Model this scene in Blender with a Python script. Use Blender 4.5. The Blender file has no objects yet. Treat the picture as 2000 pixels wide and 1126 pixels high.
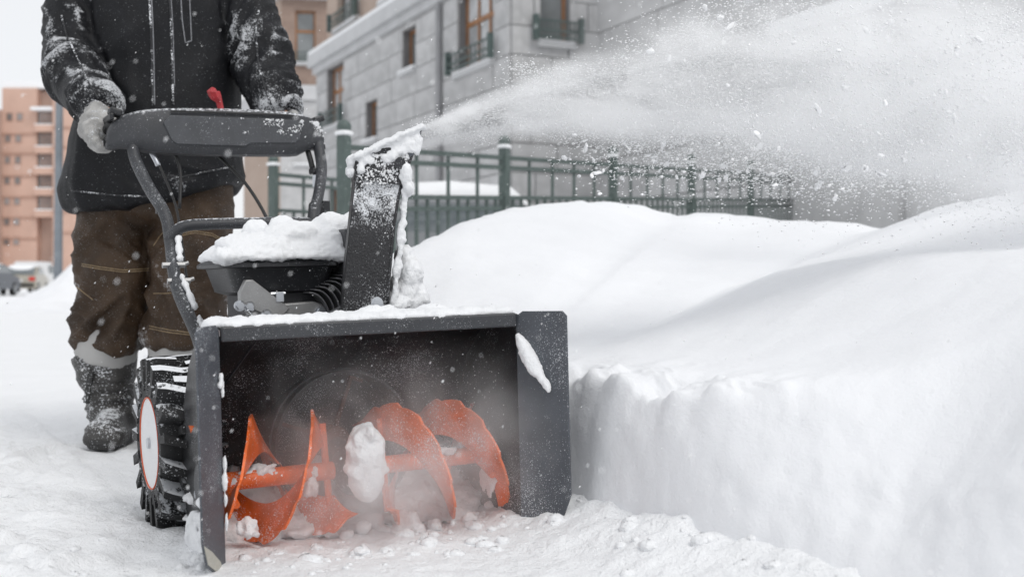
import bpy, bmesh, math, random
import numpy as np
from mathutils import Vector, Matrix
from mathutils.bvhtree import BVHTree

random.seed(7)
RNG = np.random.default_rng(11)
R = math.radians
scene = bpy.context.scene
COL = scene.collection

# ------------------------------------------------------------------ camera
EYE = 0.53
FPX = 2300.0            # focal length in photograph pixels (2000 wide)
cd = bpy.data.cameras.new('camera')
cam = bpy.data.objects.new('camera', cd)
COL.objects.link(cam)
cam.location = (0, 0, EYE)
cam.rotation_euler = (R(90), 0, 0)
cd.sensor_width = 36.0
cd.lens = FPX / 2000 * 36
cd.shift_y = -0.004
cd.clip_start = 0.05
cd.clip_end = 3000
cd.dof.use_dof = True
cd.dof.focus_distance = 2.75
cd.dof.aperture_fstop = 3.7
scene.camera = cam

# ------------------------------------------------------------------ sky and light (overcast)
SUN_EL, SUN_AZ = 50.0, 142.0        # azimuth measured from +Y towards +X
world = bpy.data.worlds.new('World')
scene.world = world
world.use_nodes = True
wn, wl = world.node_tree.nodes, world.node_tree.links
wn.clear()
sky = wn.new('ShaderNodeTexSky')
sky.sky_type = 'NISHITA'
sky.sun_disc = False
sky.sun_elevation = R(SUN_EL)
sky.sun_rotation = R(SUN_AZ)
hs = wn.new('ShaderNodeHueSaturation')
hs.inputs['Saturation'].default_value = 0.3
wl.new(sky.outputs[0], hs.inputs['Color'])
mxw = wn.new('ShaderNodeMixRGB')
mxw.inputs[0].default_value = 0.82       # a closed deck of cloud
mxw.inputs[2].default_value = (8.6, 8.75, 9.0, 1)
wl.new(hs.outputs[0], mxw.inputs[1])
bg = wn.new('ShaderNodeBackground')
bg.inputs['Strength'].default_value = 0.092
wl.new(mxw.outputs[0], bg.inputs['Color'])
wo = wn.new('ShaderNodeOutputWorld')
wl.new(bg.outputs[0], wo.inputs['Surface'])

sl = bpy.data.lights.new('sun', 'SUN')
sl.energy = 1.0
sl.angle = R(28)
sl.color = (1.0, 0.97, 0.93)
sun = bpy.data.objects.new('sun', sl)
COL.objects.link(sun)
_d = Vector((math.sin(R(SUN_AZ)) * math.cos(R(SUN_EL)), math.cos(R(SUN_AZ)) * math.cos(R(SUN_EL)), math.sin(R(SUN_EL))))
sun.rotation_euler = _d.to_track_quat('Z', 'Y').to_euler()
sun.location = (6, 10, 20)

vs = scene.view_settings
vs.view_transform = 'Standard'
vs.look = 'None'
vs.exposure = 0.27
vs.gamma = 1.0
scene.render.engine = 'CYCLES'
cy = scene.cycles
cy.use_denoising = True
cy.max_bounces = 16
cy.diffuse_bounces = 7
cy.glossy_bounces = 3
cy.transmission_bounces = 4
cy.transparent_max_bounces = 8
cy.volume_bounces = 10
cy.volume_step_rate = 1.6
cy.volume_max_steps = 256
cy.sample_clamp_indirect = 6

# ------------------------------------------------------------------ helpers
def at(px, py, Y):
    """A pixel of the photograph at a real distance Y in front of the camera."""
    return Vector(((px - 1000) / FPX * Y, Y, EYE - (py - 555) / FPX * Y))

def _hash(ix, iy, iz):
    h = (ix.astype(np.uint32) * np.uint32(374761393) + iy.astype(np.uint32) * np.uint32(668265263)
         + iz.astype(np.uint32) * np.uint32(2147483647 - 58))
    h = (h ^ (h >> np.uint32(13))) * np.uint32(1274126177)
    h = h ^ (h >> np.uint32(16))
    return (h & np.uint32(0xffffff)).astype(np.float64) / 0xffffff

def vnoise(P):
    """Value noise in -1..1 for an (n,3) array."""
    P = np.asarray(P, dtype=np.float64) + 1000.0
    i = np.floor(P).astype(np.int64)
    f = P - i
    f = f * f * (3 - 2 * f)
    r = 0
    for dx in (0, 1):
        for dy in (0, 1):
            for dz in (0, 1):
                w = (f[:, 0] if dx else 1 - f[:, 0]) * (f[:, 1] if dy else 1 - f[:, 1]) * (f[:, 2] if dz else 1 - f[:, 2])
                r = r + w * _hash(i[:, 0] + dx, i[:, 1] + dy, i[:, 2] + dz)
    return r * 2 - 1

def fbm(P, octv=4, gain=0.5):
    P = np.asarray(P, dtype=np.float64)
    a, s, t = 1.0, 0, 0
    for k in range(octv):
        s = s + a * vnoise(P * (2.03 ** k) + 17.3 * k)
        t += a
        a *= gain
    return s / t

def sstep(x, a, b):
    t = np.clip((np.asarray(x, dtype=float) - a) / (b - a), 0, 1)
    return t * t * (3 - 2 * t)

class MB:
    """Collects simple shapes; build() links them as one mesh object."""
    def __init__(s):
        s.v, s.f = [], []
    def add(s, vs_, fs_):
        o = len(s.v)
        s.v += [tuple(p) for p in vs_]
        s.f += [tuple(i + o for i in f) for f in fs_]
        return s
    def box(s, c, d, rot=None, bev=0.0):
        hx, hy, hz = d[0] / 2, d[1] / 2, d[2] / 2
        b = min(bev, hx * .9, hy * .9, hz * .9)
        if b <= 0:
            pts = [(x, y, z) for x in (-hx, hx) for y in (-hy, hy) for z in (-hz, hz)]
            fs = [(0, 1, 3, 2), (4, 6, 7, 5), (0, 4, 5, 1), (2, 3, 7, 6), (0, 2, 6, 4), (1, 5, 7, 3)]
        else:
            bm = bmesh.new()
            bmesh.ops.create_cube(bm, size=1)
            bmesh.ops.scale(bm, vec=(d[0], d[1], d[2]), verts=bm.verts)
            bmesh.ops.bevel(bm, geom=bm.edges[:], offset=b, segments=2, affect='EDGES', profile=.5)
            bm.verts.index_update()
            pts = [v.co[:] for v in bm.verts]
            fs = [[v.index for v in f.verts] for f in bm.faces]
            bm.free()
        m = rot.to_matrix() if rot is not None and hasattr(rot, 'to_matrix') else rot
        out = []
        for p in pts:
            q = Vector(p)
            if m is not None:
                q = m @ q
            out.append((q.x + c[0], q.y + c[1], q.z + c[2]))
        return s.add(out, fs)
    def rings(s, rings, cap=True, closed=True):
        n = len(rings[0])
        vs_ = [p for r in rings for p in r]
        fs = []
        for i in range(len(rings) - 1):
            for j in range(n if closed else n - 1):
                a, b = i * n + j, i * n + (j + 1) % n
                fs.append((a, b, b + n, a + n))
        if cap:
            fs.append(tuple(range(n - 1, -1, -1)))
            fs.append(tuple(range((len(rings) - 1) * n, len(rings) * n)))
        return s.add(vs_, fs)
    def tube(s, path, rad, n=12, sub=0, cap=True, flat=None):
        P = [Vector(p) for p in path]
        rr = list(rad) if hasattr(rad, '__len__') else [rad] * len(P)
        if sub:
            P, rr = spline(P, rr, sub)
        up = None
        rings = []
        for i, p in enumerate(P):
            t = (P[min(i + 1, len(P) - 1)] - P[max(i - 1, 0)]).normalized()
            if up is None:
                up = Vector((0, 0, 1)) if abs(t.z) < .9 else Vector((1, 0, 0))
            a = up.cross(t)
            if a.length < 1e-5:
                a = Vector((0, 1, 0)).cross(t)
            a.normalize()
            up = t.cross(a).normalized()
            k = flat if flat else 1.0
            rings.append([p + a * (math.cos(2 * math.pi * j / n) * rr[i]) + up * (math.sin(2 * math.pi * j / n) * rr[i] * k) for j in range(n)])
        return s.rings(rings, cap)
    def ball(s, c, r, n=12, m=8):
        rx, ry, rz = r if hasattr(r, '__len__') else (r, r, r)
        rings = []
        for i in range(m + 1):
            th = math.pi * i / m
            q = max(math.sin(th), 1e-3)
            rings.append([(c[0] + rx * q * math.cos(2 * math.pi * j / n), c[1] + ry * q * math.sin(2 * math.pi * j / n), c[2] - rz * math.cos(th)) for j in range(n)])
        return s.rings(rings, True)
    def prism(s, poly, ax, a, b):
        """Extrude a 2-D outline along axis ax ('x','y','z') from a to b."""
        n = len(poly)
        def mk(p, t):
            return {'x': (t, p[0], p[1]), 'y': (p[0], t, p[1]), 'z': (p[0], p[1], t)}[ax]
        return s.add([mk(p, a) for p in poly] + [mk(p, b) for p in poly],
                     [tuple(range(n - 1, -1, -1)), tuple(range(n, 2 * n))] + [(i, (i + 1) % n, (i + 1) % n + n, i + n) for i in range(n)])
    def mesh(s, name):
        me = bpy.data.meshes.new(name)
        me.from_pydata(s.v, [], s.f)
        bm = bmesh.new()
        bm.from_mesh(me)
        bmesh.ops.recalc_face_normals(bm, faces=bm.faces[:])
        bm.to_mesh(me)
        bm.free()
        return me
    def build(s, name, mat, parent=None, smooth=None, bevel=0):
        return link(name, s.mesh(name), mat, parent, smooth, bevel)

def spline(P, rr, sub):
    out, ro = [], []
    n = len(P)
    for i in range(n - 1):
        p0, p1, p2, p3 = P[max(i - 1, 0)], P[i], P[i + 1], P[min(i + 2, n - 1)]
        for k in range(sub):
            t = k / sub
            q = .5 * ((2 * p1) + (p2 - p0) * t + (2 * p0 - 5 * p1 + 4 * p2 - p3) * t * t + (3 * p1 - p0 - 3 * p2 + p3) * t ** 3)
            out.append(q)
            ro.append(rr[i] * (1 - t) + rr[i + 1] * t)
    out.append(P[-1])
    ro.append(rr[-1])
    return out, ro

def link(name, me, mat, parent=None, smooth=None, bevel=0):
    o = bpy.data.objects.new(name, me)
    COL.objects.link(o)
    if mat is not None:
        me.materials.clear()
        me.materials.append(mat)
    if parent is not None:
        o.parent = parent
    if smooth is True:
        me.polygons.foreach_set('use_smooth', [True] * len(me.polygons))
    elif smooth:
        me.polygons.foreach_set('use_smooth', [True] * len(me.polygons))
        me.set_sharp_from_angle(angle=R(smooth))
    if bevel:
        b = o.modifiers.new('edge', 'BEVEL')
        b.width = bevel
        b.segments = 2
        b.limit_method = 'ANGLE'
        b.angle_limit = R(40)
    return o

def empty(name, loc=(0, 0, 0), rz=0):
    o = bpy.data.objects.new(name, None)
    COL.objects.link(o)
    o.location = loc
    o.rotation_euler = (0, 0, rz)
    o.empty_display_size = .1
    return o

def tag(o, label=None, cat=None, group=None, kind=None):
    if label: o['label'] = label
    if cat: o['category'] = cat
    if group: o['group'] = group
    if kind: o['kind'] = kind
    return o

def grid_mesh(name, X, Y, Z):
    ny, nx = X.shape
    me = bpy.data.meshes.new(name)
    v = np.stack([X, Y, Z], -1).reshape(-1, 3)
    i = np.arange(ny * nx).reshape(ny, nx)
    f = np.stack([i[:-1, :-1], i[:-1, 1:], i[1:, 1:], i[1:, :-1]], -1).reshape(-1, 4)
    me.vertices.add(len(v))
    me.vertices.foreach_set('co', v.ravel())
    me.loops.add(f.size)
    me.loops.foreach_set('vertex_index', f.ravel().astype(np.int32))
    me.polygons.add(len(f))
    me.polygons.foreach_set('loop_start', np.arange(0, f.size, 4, dtype=np.int32))
    me.update(calc_edges=True)
    me.polygons.foreach_set('use_smooth', np.ones(len(f), dtype=bool))
    return me

def soup(name, v, f):
    """Mesh from (n,3) verts and (m,3) triangle indices."""
    me = bpy.data.meshes.new(name)
    me.vertices.add(len(v))
    me.vertices.foreach_set('co', np.asarray(v, dtype=np.float32).ravel())
    me.loops.add(f.size)
    me.loops.foreach_set('vertex_index', f.ravel().astype(np.int32))
    me.polygons.add(len(f))
    me.polygons.foreach_set('loop_start', np.arange(0, f.size, 3, dtype=np.int32))
    me.update(calc_edges=True)
    return me

def remesh(me, voxel, smooth_it=0):
    o = bpy.data.objects.new('tmp', me)
    COL.objects.link(o)
    m = o.modifiers.new('r', 'REMESH')
    m.mode = 'VOXEL'
    m.voxel_size = voxel
    if smooth_it:
        sm = o.modifiers.new('s', 'SMOOTH')
        sm.factor = .5
        sm.iterations = smooth_it
    dg = bpy.context.evaluated_depsgraph_get()
    dg.update()
    out = bpy.data.meshes.new_from_object(o.evaluated_get(dg))
    bpy.data.objects.remove(o)
    out.polygons.foreach_set('use_smooth', [True] * len(out.polygons))
    return out

def vco(me):
    a = np.empty(len(me.vertices) * 3)
    me.vertices.foreach_get('co', a)
    return a.reshape(-1, 3)

def vno(me):
    a = np.empty(len(me.vertices) * 3, dtype=np.float32)
    me.vertex_normals.foreach_get('vector', a)
    return a.reshape(-1, 3).astype(float)

def setco(me, v):
    me.vertices.foreach_set('co', np.asarray(v, dtype=np.float32).ravel())
    me.update()

def attr(me, name, vals):
    a = me.attributes.new(name, 'FLOAT', 'POINT')
    a.data.foreach_set('value', np.asarray(vals, dtype=np.float32))

def lump(name, balls, voxel=.008, amp=.006, freq=30, parent=None, mat=None, it=2, extra=None):
    """Snow built from overlapping ellipsoids fused into one skin and roughened."""
    mb = MB()
    for b in balls:
        mb.ball(b[0], b[1], 14, 9)
    if extra:
        for fn in extra: fn(mb)
    me = remesh(mb.mesh('t'), voxel, it)
    c, n = vco(me), vno(me)
    d = amp * fbm(c * freq, 3) + amp * .5 * np.maximum(0, vnoise(c * freq * 3.1)) + amp * .38 * vnoise(c * freq * 6.3 + 5)
    setco(me, c + n * d[:, None])
    return link(name, me, mat or M['snow'], parent)

# ------------------------------------------------------------------ materials
M = {}
def nodes_of(name):
    m = bpy.data.materials.new(name)
    m.use_nodes = True
    nt = m.node_tree
    b = nt.nodes['Principled BSDF']
    return m, nt, b

def mth(nt, op, a, b=None, clamp=False):
    n = nt.nodes.new('ShaderNodeMath')
    n.operation = op
    n.use_clamp = clamp
    for k, x in enumerate((a, b)):
        if x is None: continue
        if isinstance(x, (int, float)): n.inputs[k].default_value = x
        else: nt.links.new(x, n.inputs[k])
    return n.outputs[0]

def nz(nt, co, scale, detail=3, rough=.55, dist=0):
    n = nt.nodes.new('ShaderNodeTexNoise')
    n.inputs['Scale'].default_value = scale
    n.inputs['Detail'].default_value = detail
    n.inputs['Roughness'].default_value = rough
    n.inputs['Distortion'].default_value = dist
    nt.links.new(co, n.inputs['Vector'])
    return n.outputs['Fac']

def ramp(nt, x, a, b):
    n = nt.nodes.new('ShaderNodeMapRange')
    n.interpolation_type = 'SMOOTHSTEP'
    n.inputs[1].default_value = a
    n.inputs[2].default_value = b
    nt.links.new(x, n.inputs[0])
    return n.outputs[0]

def mixc(nt, fac, c1, c2):
    n = nt.nodes.new('ShaderNodeMixRGB')
    for k, x in enumerate((fac, c1, c2)):
        if isinstance(x, (int, float)): n.inputs[k].default_value = x
        elif isinstance(x, tuple): n.inputs[k].default_value = (*x[:3], 1)
        else: nt.links.new(x, n.inputs[k])
    return n.outputs[0]

def mat(name, col, rough=.6, metal=0.0, var=.15, vscale=9, bump=0., bscale=120, dust=0., dscale=330, dmask=7, dthr=.55, spec=.5, ridge=0., top=0., tscale=60, rnd=0.):
    """Painted / woven / stone surface with tonal variation, fine relief and a dusting of snow crystals."""
    m, nt, b = nodes_of(name)
    tc = nt.nodes.new('ShaderNodeTexCoord')
    co = tc.outputs['Object']
    base = tuple(col)
    c = base
    if var:
        v = nz(nt, co, vscale, 5, .6)
        c = mixc(nt, ramp(nt, v, .25, .75), tuple(x * (1 - var) for x in base), tuple(min(1, x * (1 + var)) for x in base))
    if rnd:
        oi = nt.nodes.new('ShaderNodeObjectInfo')
        big = nz(nt, tc.outputs['Object'], .7, 4, .6)
        f_ = mth(nt, 'ADD', 1 - rnd, mth(nt, 'MULTIPLY', oi.outputs['Random'], rnd * 1.4))
        hv = nt.nodes.new('ShaderNodeHueSaturation')
        nt.links.new(f_, hv.inputs['Value'])
        if isinstance(c, tuple): hv.inputs['Color'].default_value = (*c, 1)
        else: nt.links.new(c, hv.inputs['Color'])
        c = hv.outputs[0]
    dfac = None
    if dust:
        fine = nz(nt, co, dscale, 2, .6)
        mask = ramp(nt, nz(nt, co, dmask, 4, .6), .36, .72)
        thr = mth(nt, 'SUBTRACT', dthr + .14, mth(nt, 'MULTIPLY', mask, .2 * min(dust, 2)))
        dfac = mth(nt, 'MULTIPLY', mth(nt, 'SUBTRACT', fine, thr), 14, True)
        dfac = mth(nt, 'MULTIPLY', dfac, min(1, .35 + dust * .5), True)
    if ridge:
        at_ = nt.nodes.new('ShaderNodeAttribute')
        at_.attribute_name = 'ridge'
        g = nz(nt, co, dscale * .8, 3, .7)
        g2 = nz(nt, co, 45, 4, .7)
        gg = mth(nt, 'ADD', mth(nt, 'MULTIPLY', mth(nt, 'SUBTRACT', g, .5), 2.6), mth(nt, 'MULTIPLY', mth(nt, 'SUBTRACT', g2, .5), 1.8))
        r_ = ramp(nt, mth(nt, 'ADD', at_.outputs['Fac'], gg), .5, 1.15)
        r_ = mth(nt, 'MULTIPLY', r_, ridge, True)
        dfac = r_ if dfac is None else mth(nt, 'MAXIMUM', dfac, r_)
    if top:
        ge = nt.nodes.new('ShaderNodeNewGeometry')
        sx_ = nt.nodes.new('ShaderNodeSeparateXYZ')
        nt.links.new(ge.outputs['Normal'], sx_.inputs[0])
        tt = mth(nt, 'ADD', sx_.outputs[2], mth(nt, 'MULTIPLY', mth(nt, 'SUBTRACT', nz(nt, co, tscale, 5, .75), .5), 2.4))
        tt = mth(nt, 'MULTIPLY', ramp(nt, tt, .95 - top * .5, 1.2 - top * .5), .92)
        dfac = tt if dfac is None else mth(nt, 'MAXIMUM', dfac, tt)
    if dfac is not None:
        c = mixc(nt, dfac, c, (.8, .82, .85))
    if isinstance(c, tuple): b.inputs['Base Color'].default_value = (*c, 1)
    else: nt.links.new(c, b.inputs['Base Color'])
    b.inputs['Roughness'].default_value = rough
    if dfac is not None:
        rr = nt.nodes.new('ShaderNodeMix')
        rr.inputs[2].default_value = rough
        rr.inputs[3].default_value = .8
        nt.links.new(dfac, rr.inputs[0])
        nt.links.new(rr.outputs[0], b.inputs['Roughness'])
    b.inputs['Metallic'].default_value = metal
    b.inputs['Specular IOR Level'].default_value = spec
    if bump:
        h = nz(nt, co, bscale, 4, .6)
        if dfac is not None:
            h = mth(nt, 'ADD', h, mth(nt, 'MULTIPLY', dfac, .6))
        bp = nt.nodes.new('ShaderNodeBump')
        bp.inputs['Strength'].default_value = bump
        bp.inputs['Distance'].default_value = .004
        nt.links.new(h, bp.inputs['Height'])
        nt.links.new(bp.outputs[0], b.inputs['Normal'])
    M[name] = m
    return m

def snow_mat(name, col, s1=160, s2=26, d1=.0025, d2=.01, sss=.0, st=.55):
    m, nt, b = nodes_of(name)
    tc = nt.nodes.new('ShaderNodeTexCoord')
    co = tc.outputs['Object']
    v = nz(nt, co, 3.2, 5, .6)
    c = mixc(nt, ramp(nt, v, .3, .7), tuple(x * .965 for x in col), col)
    nt.links.new(c, b.inputs['Base Color'])
    b.inputs['Roughness'].default_value = .75
    b.inputs['Specular IOR Level'].default_value = .25
    if sss:
        b.inputs['Subsurface Weight'].default_value = sss
        b.inputs['Subsurface Radius'].default_value = (1, 1, 1.1)
        b.inputs['Subsurface Scale'].default_value = .02
    b1 = nt.nodes.new('ShaderNodeBump')
    b1.inputs['Strength'].default_value = st
    b1.inputs['Distance'].default_value = d2
    nt.links.new(nz(nt, co, s2, 5, .65), b1.inputs['Height'])
    b2 = nt.nodes.new('ShaderNodeBump')
    b2.inputs['Strength'].default_value = st
    b2.inputs['Distance'].default_value = d1
    nt.links.new(nz(nt, co, s1, 3, .7), b2.inputs['Height'])
    nt.links.new(b1.outputs[0], b2.inputs['Normal'])
    nt.links.new(b2.outputs[0], b.inputs['Normal'])
    M[name] = m
    return m

snow_mat('snow', (.85, .86, .875), s1=330, s2=75, d1=.0016, d2=.005, st=.8)
snow_mat('ground_snow', (.89, .9, .915), s1=140, s2=30, d1=.005, d2=.014, st=.8)
snow_mat('bank_snow', (.83, .84, .86), s1=210, s2=40, d1=.002, d2=.006, st=.45)
snow_mat('packed_snow', (.86, .86, .87), s1=330, s2=75, d1=.0016, d2=.006, st=.9)
mat('flake', (.95, .955, .965), .9, var=0, spec=.1)

mat('housing_black', (.013, .013, .0145), .38, var=.3, bump=.15, bscale=200, dust=.75, dscale=420, dmask=5)
mat('housing_edge', (.035, .037, .042), .42, var=.2, bump=.15, bscale=200, dust=.5, dscale=420)
mat('wing_grey', (.07, .077, .09), .45, var=.14, vscale=14, bump=.12, bscale=160, dust=.7, dscale=380, dmask=5)
mat('orange_paint', (.74, .128, .013), .42, var=.22, vscale=22, bump=.25, bscale=90, dust=.9, dscale=300, dmask=10)
mat('chute_black', (.022, .022, .025), .5, var=.25, bump=.4, bscale=260, dust=.9, dscale=340, dmask=6)
mat('chute_frost', (.022, .022, .025), .5, var=.25, bump=.9, bscale=200, dust=.9, dscale=340, dmask=6, ridge=.97)
mat('tube_black', (.035, .037, .042), .48, var=.2, bump=.25, bscale=220, dust=.6, dscale=420, dmask=9, top=.25, tscale=110)
mat('panel_black', (.037, .039, .044), .55, var=.2, vscale=14, bump=.2, bscale=300, dust=.35, dscale=380, dmask=6, top=.2, tscale=120)
mat('panel_face', (.06, .063, .07), .6, var=.15, vscale=20, bump=.2, bscale=350, dust=.35, dscale=330, dmask=7)
mat('plastic_black', (.014, .015, .018), .45, var=.3, bump=.1, dust=.5, dscale=300)
mat('cast_alloy', (.33, .33, .33), .42, metal=.55, var=.15, bump=.15, bscale=200, dust=.3)
mat('fin_alloy', (.22, .22, .23), .45, metal=.6, var=.2)
mat('zinc', (.55, .57, .6), .3, metal=.9, var=.1)
mat('brass', (.5, .4, .12), .35, metal=.7, var=.1)
mat('rubber', (.016, .016, .017), .7, var=.3, bump=.4, bscale=120, dust=.8, dscale=240, dmask=14, top=.95, tscale=45)
mat('impeller_dark', (.09, .03, .016), .6, var=.4, vscale=30, dust=.8, dscale=260)  # dark red-brown, so the blades barely show in the opening
mat('rim_paint', (.8, .8, .8), .5, var=.05)
mat('rim_red', (.62, .1, .03), .45, var=.1)
mat('red_knob', (.42, .028, .035), .5, var=.2, vscale=30, bump=.2, bscale=60, dust=.3)
mat('cable', (.012, .012, .013), .5, var=.1)
mat('decal_beige', (.42, .41, .36), .6, var=.2, dust=.4)

mat('jacket', (.0055, .006, .008), .6, var=.3, vscale=18, bump=.5, bscale=240, dust=.12, dscale=230, dmask=6, spec=.3, ridge=.62)
mat('jacket_trim', (.016, .017, .02), .5, var=.2, dust=1.4, dscale=200, dmask=20)
mat('snow_seam', (.22, .225, .24), .8, var=.4, vscale=200)
mat('trousers', (.046, .027, .0145), .6, var=.35, vscale=12, bump=.4, bscale=200, dust=.3, dscale=280, dmask=8, spec=.35, ridge=.5)
mat('thread', (.3, .22, .13), .7, var=.3, vscale=90)
mat('liner', (.4, .395, .385), .75, var=.12, bump=.3, bscale=80)
mat('boot', (.05, .048, .046), .5, var=.3, vscale=20, bump=.4, bscale=120, dust=1.0, dscale=160, dmask=9, top=.45, tscale=70)
mat('boot_sole', (.03, .03, .03), .7, var=.2, dust=1.2, dscale=140)
mat('glove', (.36, .355, .345), .9, var=.3, vscale=24, bump=1.0, bscale=110, dust=.9, dscale=180, dmask=14, top=.3, tscale=90)
mat('skin', (.5, .3, .22), .5, var=.08)
mat('wool', (.03, .03, .035), .9, var=.2, bump=.6, bscale=150)

mat('pipe_grey', (.3, .3, .31), .6, var=.1, vscale=3)
mat('stone', (.475, .475, .478), .8, var=.14, vscale=2.3, bump=.3, bscale=14, rnd=.09)
mat('stone_pale', (.52, .525, .535), .8, var=.06, vscale=2, bump=.2, bscale=12)
mat('mortar', (.2, .2, .205), .9, var=.1, vscale=3)
mat('window_wood', (.30, .135, .05), .5, var=.2, vscale=6)
mat('window_dark', (.09, .06, .045), .5, var=.2, vscale=6)
mat('glass_pale', (.47, .48, .49), .12, var=.3, vscale=1.3, spec=.8, rnd=.3)  # pale base colour stands in for reflected sky and white curtains
mat('glass_grey', (.2, .215, .22), .1, var=.3, vscale=1.1, spec=.8, rnd=.35)
mat('curtain', (.7, .69, .66), .9, var=.08, vscale=8)
mat('fence_green', (.08, .108, .1), .5, var=.16, vscale=6, bump=.1, dust=.3, dscale=80, dmask=3)  # haze of drifting snow is put into this greyed green
mat('railing_green', (.07, .10, .095), .55, var=.15, vscale=6)
mat('salmon', (.56, .375, .30), .85, var=.07, vscale=.4)  # paled: the distance haze is painted into the wall colour
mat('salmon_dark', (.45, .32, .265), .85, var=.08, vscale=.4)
mat('salmon_band', (.42, .26, .2), .85, var=.08, vscale=.5)
mat('far_glass', (.25, .235, .23), .2, var=.3, vscale=.5, spec=.7, rnd=.35)
mat('lamp_grey', (.2, .225, .25), .5, var=.15, vscale=2, metal=.3, dust=.4, dscale=60, dmask=2)
mat('car_silver', (.4, .37, .31), .3, metal=.5, var=.05, spec=.6)
mat('car_blue', (.03, .04, .06), .3, metal=.3, var=.05, spec=.6)
mat('car_grey', (.24, .25, .26), .35, metal=.3, var=.05, spec=.6)
mat('car_white', (.66, .66, .66), .4, var=.04)
mat('car_glass', (.12, .14, .15), .08, var=.1, spec=.9)
mat('tail_red', (.55, .03, .02), .3, var=.05)
mat('tyre_far', (.02, .02, .02), .8, var=.1)

def brick_mat(name, c1, c2, mortar, scale):
    m, nt, b = nodes_of(name)
    tc = nt.nodes.new('ShaderNodeTexCoord')
    mp = nt.nodes.new('ShaderNodeMapping')
    mp.inputs['Rotation'].default_value = (R(90), 0, 0)
    nt.links.new(tc.outputs['Object'], mp.inputs['Vector'])
    bt = nt.nodes.new('ShaderNodeTexBrick')
    bt.inputs['Color1'].default_value = (*c1, 1)
    bt.inputs['Color2'].default_value = (*c2, 1)
    bt.inputs['Mortar'].default_value = (*mortar, 1)
    bt.inputs['Scale'].default_value = scale
    bt.inputs['Mortar Size'].default_value = .012
    bt.inputs['Brick Width'].default_value = .5
    bt.inputs['Row Height'].default_value = .16
    nt.links.new(mp.outputs[0], bt.inputs['Vector'])
    v = nz(nt, tc.outputs['Object'], .9, 5, .6)
    c = mixc(nt, mth(nt, 'MULTIPLY', ramp(nt, v, .3, .7), .3), bt.outputs['Color'], tuple(x * .7 for x in c1))
    nt.links.new(c, b.inputs['Base Color'])
    b.inputs['Roughness'].default_value = .85
    M[name] = m
brick_mat('brick_brown', (.25, .175, .14), (.31, .22, .175), (.33, .28, .25), 2.0)
brick_mat('brick_tan', (.42, .32, .26), (.46, .36, .3), (.45, .38, .33), 2.0)

# ------------------------------------------------------------------ snow-covered ground
OX, OY = -0.262, 2.39                # under the front edge of the snow blower
YAW = R(28)
WX, WY = math.cos(YAW), math.sin(YAW)      # across the machine (to the right)
BX, BY = -math.sin(YAW), math.cos(YAW)     # towards its handlebar

def axis_steps(lo, hi, fine_lo, fine_hi, step, grow=1.14):
    a = list(np.arange(fine_lo, fine_hi + step / 2, step))
    s, x = step, a[-1]
    while x < hi:
        s *= grow; x += s; a.append(x)
    s, x = step, a[0]
    while x > lo:
        s *= grow; x -= s; a.insert(0, x)
    return np.array(a)

def ground_h(X, Y):
    P = np.stack([X, Y, np.zeros_like(X)], -1).reshape(-1, 3)
    near = np.exp(-((P[:, 1] - 2.5) / 6.0) ** 2)
    u = (P[:, 0] - OX) * WX + (P[:, 1] - OY) * WY
    b = (P[:, 0] - OX) * BX + (P[:, 1] - OY) * BY
    h = .03 * fbm(P * .55, 3) * np.clip(P[:, 1] / 8, .25, 1)
    # trodden, churned snow beside the machine
    churn = 2.1 * sstep(-u, .15, .9) * near
    rid = 1 - np.abs(fbm(P * 5.5 + 3, 3))
    h = h + churn * (.022 * fbm(P * 4.2, 3) + .016 * (rid - .75) + .011 * np.maximum(0, vnoise(P * 21)) + .005 * vnoise(P * 47))
    h = h + near * (.006 * fbm(P * 12, 3) + .0025 * vnoise(P * 60))
    # boot prints
    for (fx, fy, rz) in ((-1.62, 3.3, .3), (-1.35, 2.75, .1), (-1.75, 2.45, -.2), (-1.1, 2.25, .25), (-1.9, 3.9, .2), (-1.45, 3.65, 0.)):
        dx, dy = P[:, 0] - fx, P[:, 1] - fy
        a = dx * math.cos(rz) + dy * math.sin(rz)
        c = -dx * math.sin(rz) + dy * math.cos(rz)
        q = np.sqrt((a / .06) ** 2 + (c / .15) ** 2)
        h = h - .022 * (1 - sstep(q, .6, 1.15)) + .01 * np.exp(-((q - 1.3) / .25) ** 2)
    # wheel rut behind and under each wheel
    for wu in (-.3, .3):
        q = np.abs(u - wu) / .075
        h = h - .012 * (1 - sstep(q, .7, 1.2)) * sstep(b, .35, .5) * near
    # loose snow in front of the housing
    hz_ = np.exp(-((u + .02) / .42) ** 2) * np.exp(-((b - .04) / .1) ** 2)
    h = h + hz_ * (.0 + .012 * fbm(P * 17, 3) + .008 * np.maximum(0, vnoise(P * 33)))
    # spill along the foot of the cut bank
    sp = np.exp(-((u - .50) / .2) ** 2)
    h = h + sp * (.075 + .03 * fbm(P * 8, 3) + .012 * np.maximum(0, vnoise(P * 30))) * near
    h = h + .0035 * near * np.maximum(0, vnoise(P * 33 + 9)) * sstep(vnoise(P * 2.3), -.2, .5)
    return h.reshape(X.shape)

gx = axis_steps(-900, 900, -2.1, 1.3, .0125)
gy = axis_steps(-60, 1500, 1.55, 4.6, .0125)
GX, GY = np.meshgrid(gx, gy)
GZ = ground_h(GX, GY)
tag(link('snow_ground', grid_mesh('snow_ground', GX, GY, GZ), M['ground_snow']), kind='structure')

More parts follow.
